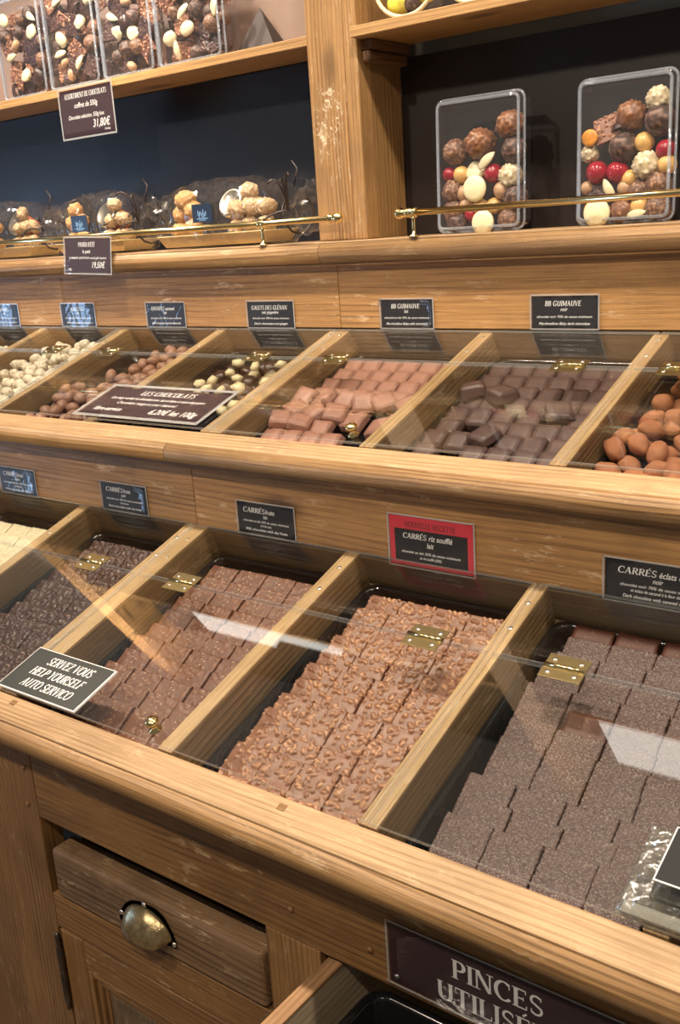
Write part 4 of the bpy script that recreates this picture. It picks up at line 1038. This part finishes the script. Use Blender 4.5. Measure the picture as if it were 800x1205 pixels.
def basket(x0, x1, seed, lab):
    L_ = x1-x0; cx = (x0+x1)/2; Z = .5245; y = .768
    t = empty('biscuit_hamper', (cx, y, Z), 'cellophane wrapped biscuit hamper tied with dark ribbon, %s on the ledge' % lab, 'gift hamper', 'cellophane hampers behind the left brass rail')
    link('cellophane', film_mesh(L_, .122, .112, seed), M['film'], T3(cx, y, Z), t)
    tl = L_*.72; tx = cx-L_*.10
    bm = bmesh.new()
    bs = [(-tl/2+.012, -.036), (tl/2-.012, -.036), (tl/2-.012, .036), (-tl/2+.012, .036)]; ts = [(-tl/2, -.046), (tl/2, -.046), (tl/2, .046), (-tl/2, .046)]
    a = [bm.verts.new((p[0], p[1], 0)) for p in bs]; b = [bm.verts.new((p[0], p[1], .020)) for p in ts]
    bm.faces.new(a)
    for i in range(4): bm.faces.new((a[i], a[(i+1) % 4], b[(i+1) % 4], b[i]))
    bmesh.ops.recalc_face_normals(bm, faces=bm.faces[:]); bmesh.ops.solidify(bm, geom=bm.faces[:], thickness=.002)
    link('card_tray', frombm(bm), M['gold_card'], T3(tx, y, Z+.004), t)
    # biscuits at both ends, jar lid and card between
    rnd = random.Random(seed)
    for k in range(12):
        mm = 'biscuit' if k < 5 else 'pale_biscuit'
        fx, fz = ((-.40, .034), (-.27, .036), (-.39, .066), (-.27, .070), (-.33, .090), (.12, .034), (.25, .036), (.38, .034), (.14, .064), (.28, .068), (.38, .066), (.24, .094))[k]
        me = (bisc if mm == 'biscuit' else bisc2)[k % 3]; q = tl/.277
        o = link('biscuit', me, M[mm], T3(cx-L_*.08+fx*tl, y-.012+rnd.uniform(-.004, .004), Z+fz) @ RZ(rnd.uniform(0, 6)) @ RX(rnd.uniform(0, 6)) @ Matrix.Diagonal((q*rnd.uniform(1., 1.35), q*rnd.uniform(.75, 1.), q*rnd.uniform(.85, 1.15), 1)), None, True)
        tag(o, '%s wrapped inside the cellophane hamper, %s' % ('golden biscuit' if mm == 'biscuit' else 'pale sugared biscuit', lab), 'biscuit', 'biscuits in the hampers')
    jx = cx-L_*.06
    j = lathe('jam_jar', [(.001, 0), (.024, .001), (.026, .006), (.026, .034), (.023, .040)], M['jar'], T3(jx+.012, y+.006, Z+.07) @ RX(rad(62)) @ T3(0, 0, -.030), None, 20)
    tag(j, 'round jam jar wrapped inside the cellophane hamper, %s on the ledge' % lab, 'jar', 'jam jars in the hampers')
    lathe('jar_lid', [(.026, .040), (.0275, .041), (.0275, .049), (.024, .0505), (.022, .0495), (.001, .0498)], M['jar_lid'], T3(jx+.012, y+.006, Z+.07) @ RX(rad(62)) @ T3(0, 0, -.030), j, 24)
    cardm = plain('hamper_card', (.015, .025, .05), .35) if 'hc' not in M else M['hc']; M['hc'] = cardm
    c = box('tag_card', jx-.038, jx+.012, .7065, .7075, Z+.046, Z+.078, cardm, t, 0)
    bm = bmesh.new(); 
    for q in range(7): boxbm(.0012, .010+.004*math.sin(q*2), .0003, 0, 1, bm, (-.010+q*.0032, -.002+.002*math.cos(q*3), 0))
    boxbm(.028, .0012, .0003, 0, 1, bm, (0, -.0095, 0)); boxbm(.018, .0008, .0003, 0, 1, bm, (0, -.0125, 0))
    link('tag_emblem', frombm(bm), M['blue_ink'], T3(jx-.013, .7063, Z+.062) @ FRONT, c)
    # ribbon knot and loose ends at the neck
    nx = cx+L_*.36; bm = bmesh.new()
    tube(bm, [(nx+.018*math.cos(a_*.5), y+.026*math.sin(a_), Z+.045+.030*math.cos(a_)) for a_ in [k*2*math.pi/12 for k in range(13)]], .0022, 6)
    for e in range(4):
        dx, dy, dz = rnd.uniform(-.045, .03), rnd.uniform(-.05, -.035), rnd.uniform(-.02, .055)
        p0 = Vector((nx, y-.026, Z+.055)); p3 = p0+Vector((dx, dy*.6, dz)); p1 = p0+Vector((dx*.2, dy*.3, dz+.018)); p2 = p0+Vector((dx*.8, dy*.5, dz+.010))
        tube(bm, [p0*(1-t_)**3+p1*3*t_*(1-t_)**2+p2*3*t_*t_*(1-t_)+p3*t_**3 for t_ in [k/8 for k in range(9)]], .0019, 6)
    tube(bm, [(nx, y, Z+.07), (nx-.004, y, Z+.10), (nx+.003, y+.002, Z+.125), (nx-.006, y, Z+.138)], .0016, 6)
    me = frombm(bm); 
    for v in me.vertices: v.co -= Vector((nx, y, Z))
    link('ribbon', me, M['ribbon'], T3(nx, y, Z), t)
M['blue_ink'] = plain('blue_emblem_ink', (.25, .45, .75), .4)
basket(-1.490, -1.105, 3, 'nearest the post')
basket(-1.800, -1.500, 11, 'second from the post')
basket(-2.100, -1.806, 23, 'third from the post')
basket(-2.42, -2.12, 31, 'at the left edge')

# ------------------------------------------------------------------ cellophane bag on the lower lid, right
bg_ = empty('wrapped_packet', (0, 0, 0), 'silvery cellophane packet with black card lying on the lower lid at the right edge', 'packet', mw=LOW @ T3(-.192, .047, .0055))
fr = LOW @ T3(-.192, .047, .0055)
bm = bmesh.new(); nu, nv = 30, 20; g = []
for i in range(nu+1):
    row = []
    for j in range(nv+1):
        u, v_ = i/nu-.5, j/nv-.5
        e = (1-abs(u*2)**4)*(1-abs(v_*2)**4)
        h = .002+.019*e**.6-.016*abs(noise.noise(Vector((u*6+v_*5, v_*7-u*3, 2))))*(.2+e)+.006*noise.noise(Vector((u*11, v_*11, 5)))+random.uniform(-.0011, .0011)
        row.append(bm.verts.new((u*.135, v_*.092, max(.001, h))))
    g.append(row)
for a, b in zip(g, g[1:]):
    for j in range(nv): bm.faces.new((a[j], b[j], b[j+1], a[j+1]))
ring = [g[i][0] for i in range(nu+1)]+[g[nu][j] for j in range(1, nv+1)]+[g[i][nv] for i in range(nu-1, -1, -1)]+[g[0][j] for j in range(nv-1, 0, -1)]
base = [bm.verts.new((v.co.x, v.co.y, 0)) for v in ring]
for i in range(len(ring)): bm.faces.new((ring[i], base[i], base[(i+1) % len(base)], ring[(i+1) % len(base)]))
bm.faces.new(base); bmesh.ops.recalc_face_normals(bm, faces=bm.faces[:])
M['bagfilm'] = thin('silvery_cellophane', (.80, .82, .80), .09, 2.1, .10, (.40, .41, .38), bumps=.3, bs=45)
link('film', frombm(bm), M['bagfilm'], fr, bg_)
M['foil'] = plain('pale_packet_base', (.36, .34, .30), .3, 0, .3, 22, .2)
M['packet_dark'] = plain('packet_contents', (.035, .03, .028), .35, 0, .5, 60, .4)
link('packet_filling', frombm(boxbm(.100, .060, .007, .003)), M['packet_dark'], fr @ T3(.004, .004, .0065), bg_)
bm = boxbm(.126, .012, .004, .0018); link('base_edge', frombm(bm), M['foil'], fr @ T3(0, -.038, .003), bg_)
link('black_label', frombm(boxbm(.088, .056, .0012, .0003, 1)), M['white_edge'], fr @ T3(.004, .003, .0300) @ RZ(rad(-1)), bg_)
link('black_label_face', frombm(boxbm(.085, .053, .0006, 0)), M['matt_black'], fr @ T3(.004, .003, .0308) @ RZ(rad(-1)), bg_)
lettering([('T', "J'aime", -.010, .008, .011, dict(align='CENTER', shear=.4, bold=.0)), ('T', '100g', -.010, -.014, .011, dict(align='CENTER', shear=.4, bold=.014))], fr @ T3(.004, .003, .0313), bg_)

# ------------------------------------------------------------------ make repeated labels inside a box point to one piece
def side_words(os_, key):
    os_ = sorted(os_, key=key); n = len(os_)
    return os_, n
for lb, os_ in placed.items():
    if len(os_) < 2 or len(os_) > 12: continue
    zs = sorted(os_, key=lambda o: -W[o.name].translation.z)
    for i, o in enumerate(zs):
        w_ = 'highest' if i == 0 else 'lowest' if i == len(zs)-1 else ORD[i]+' from top'
        o['label'] = ('%s, %s' % (lb, w_))
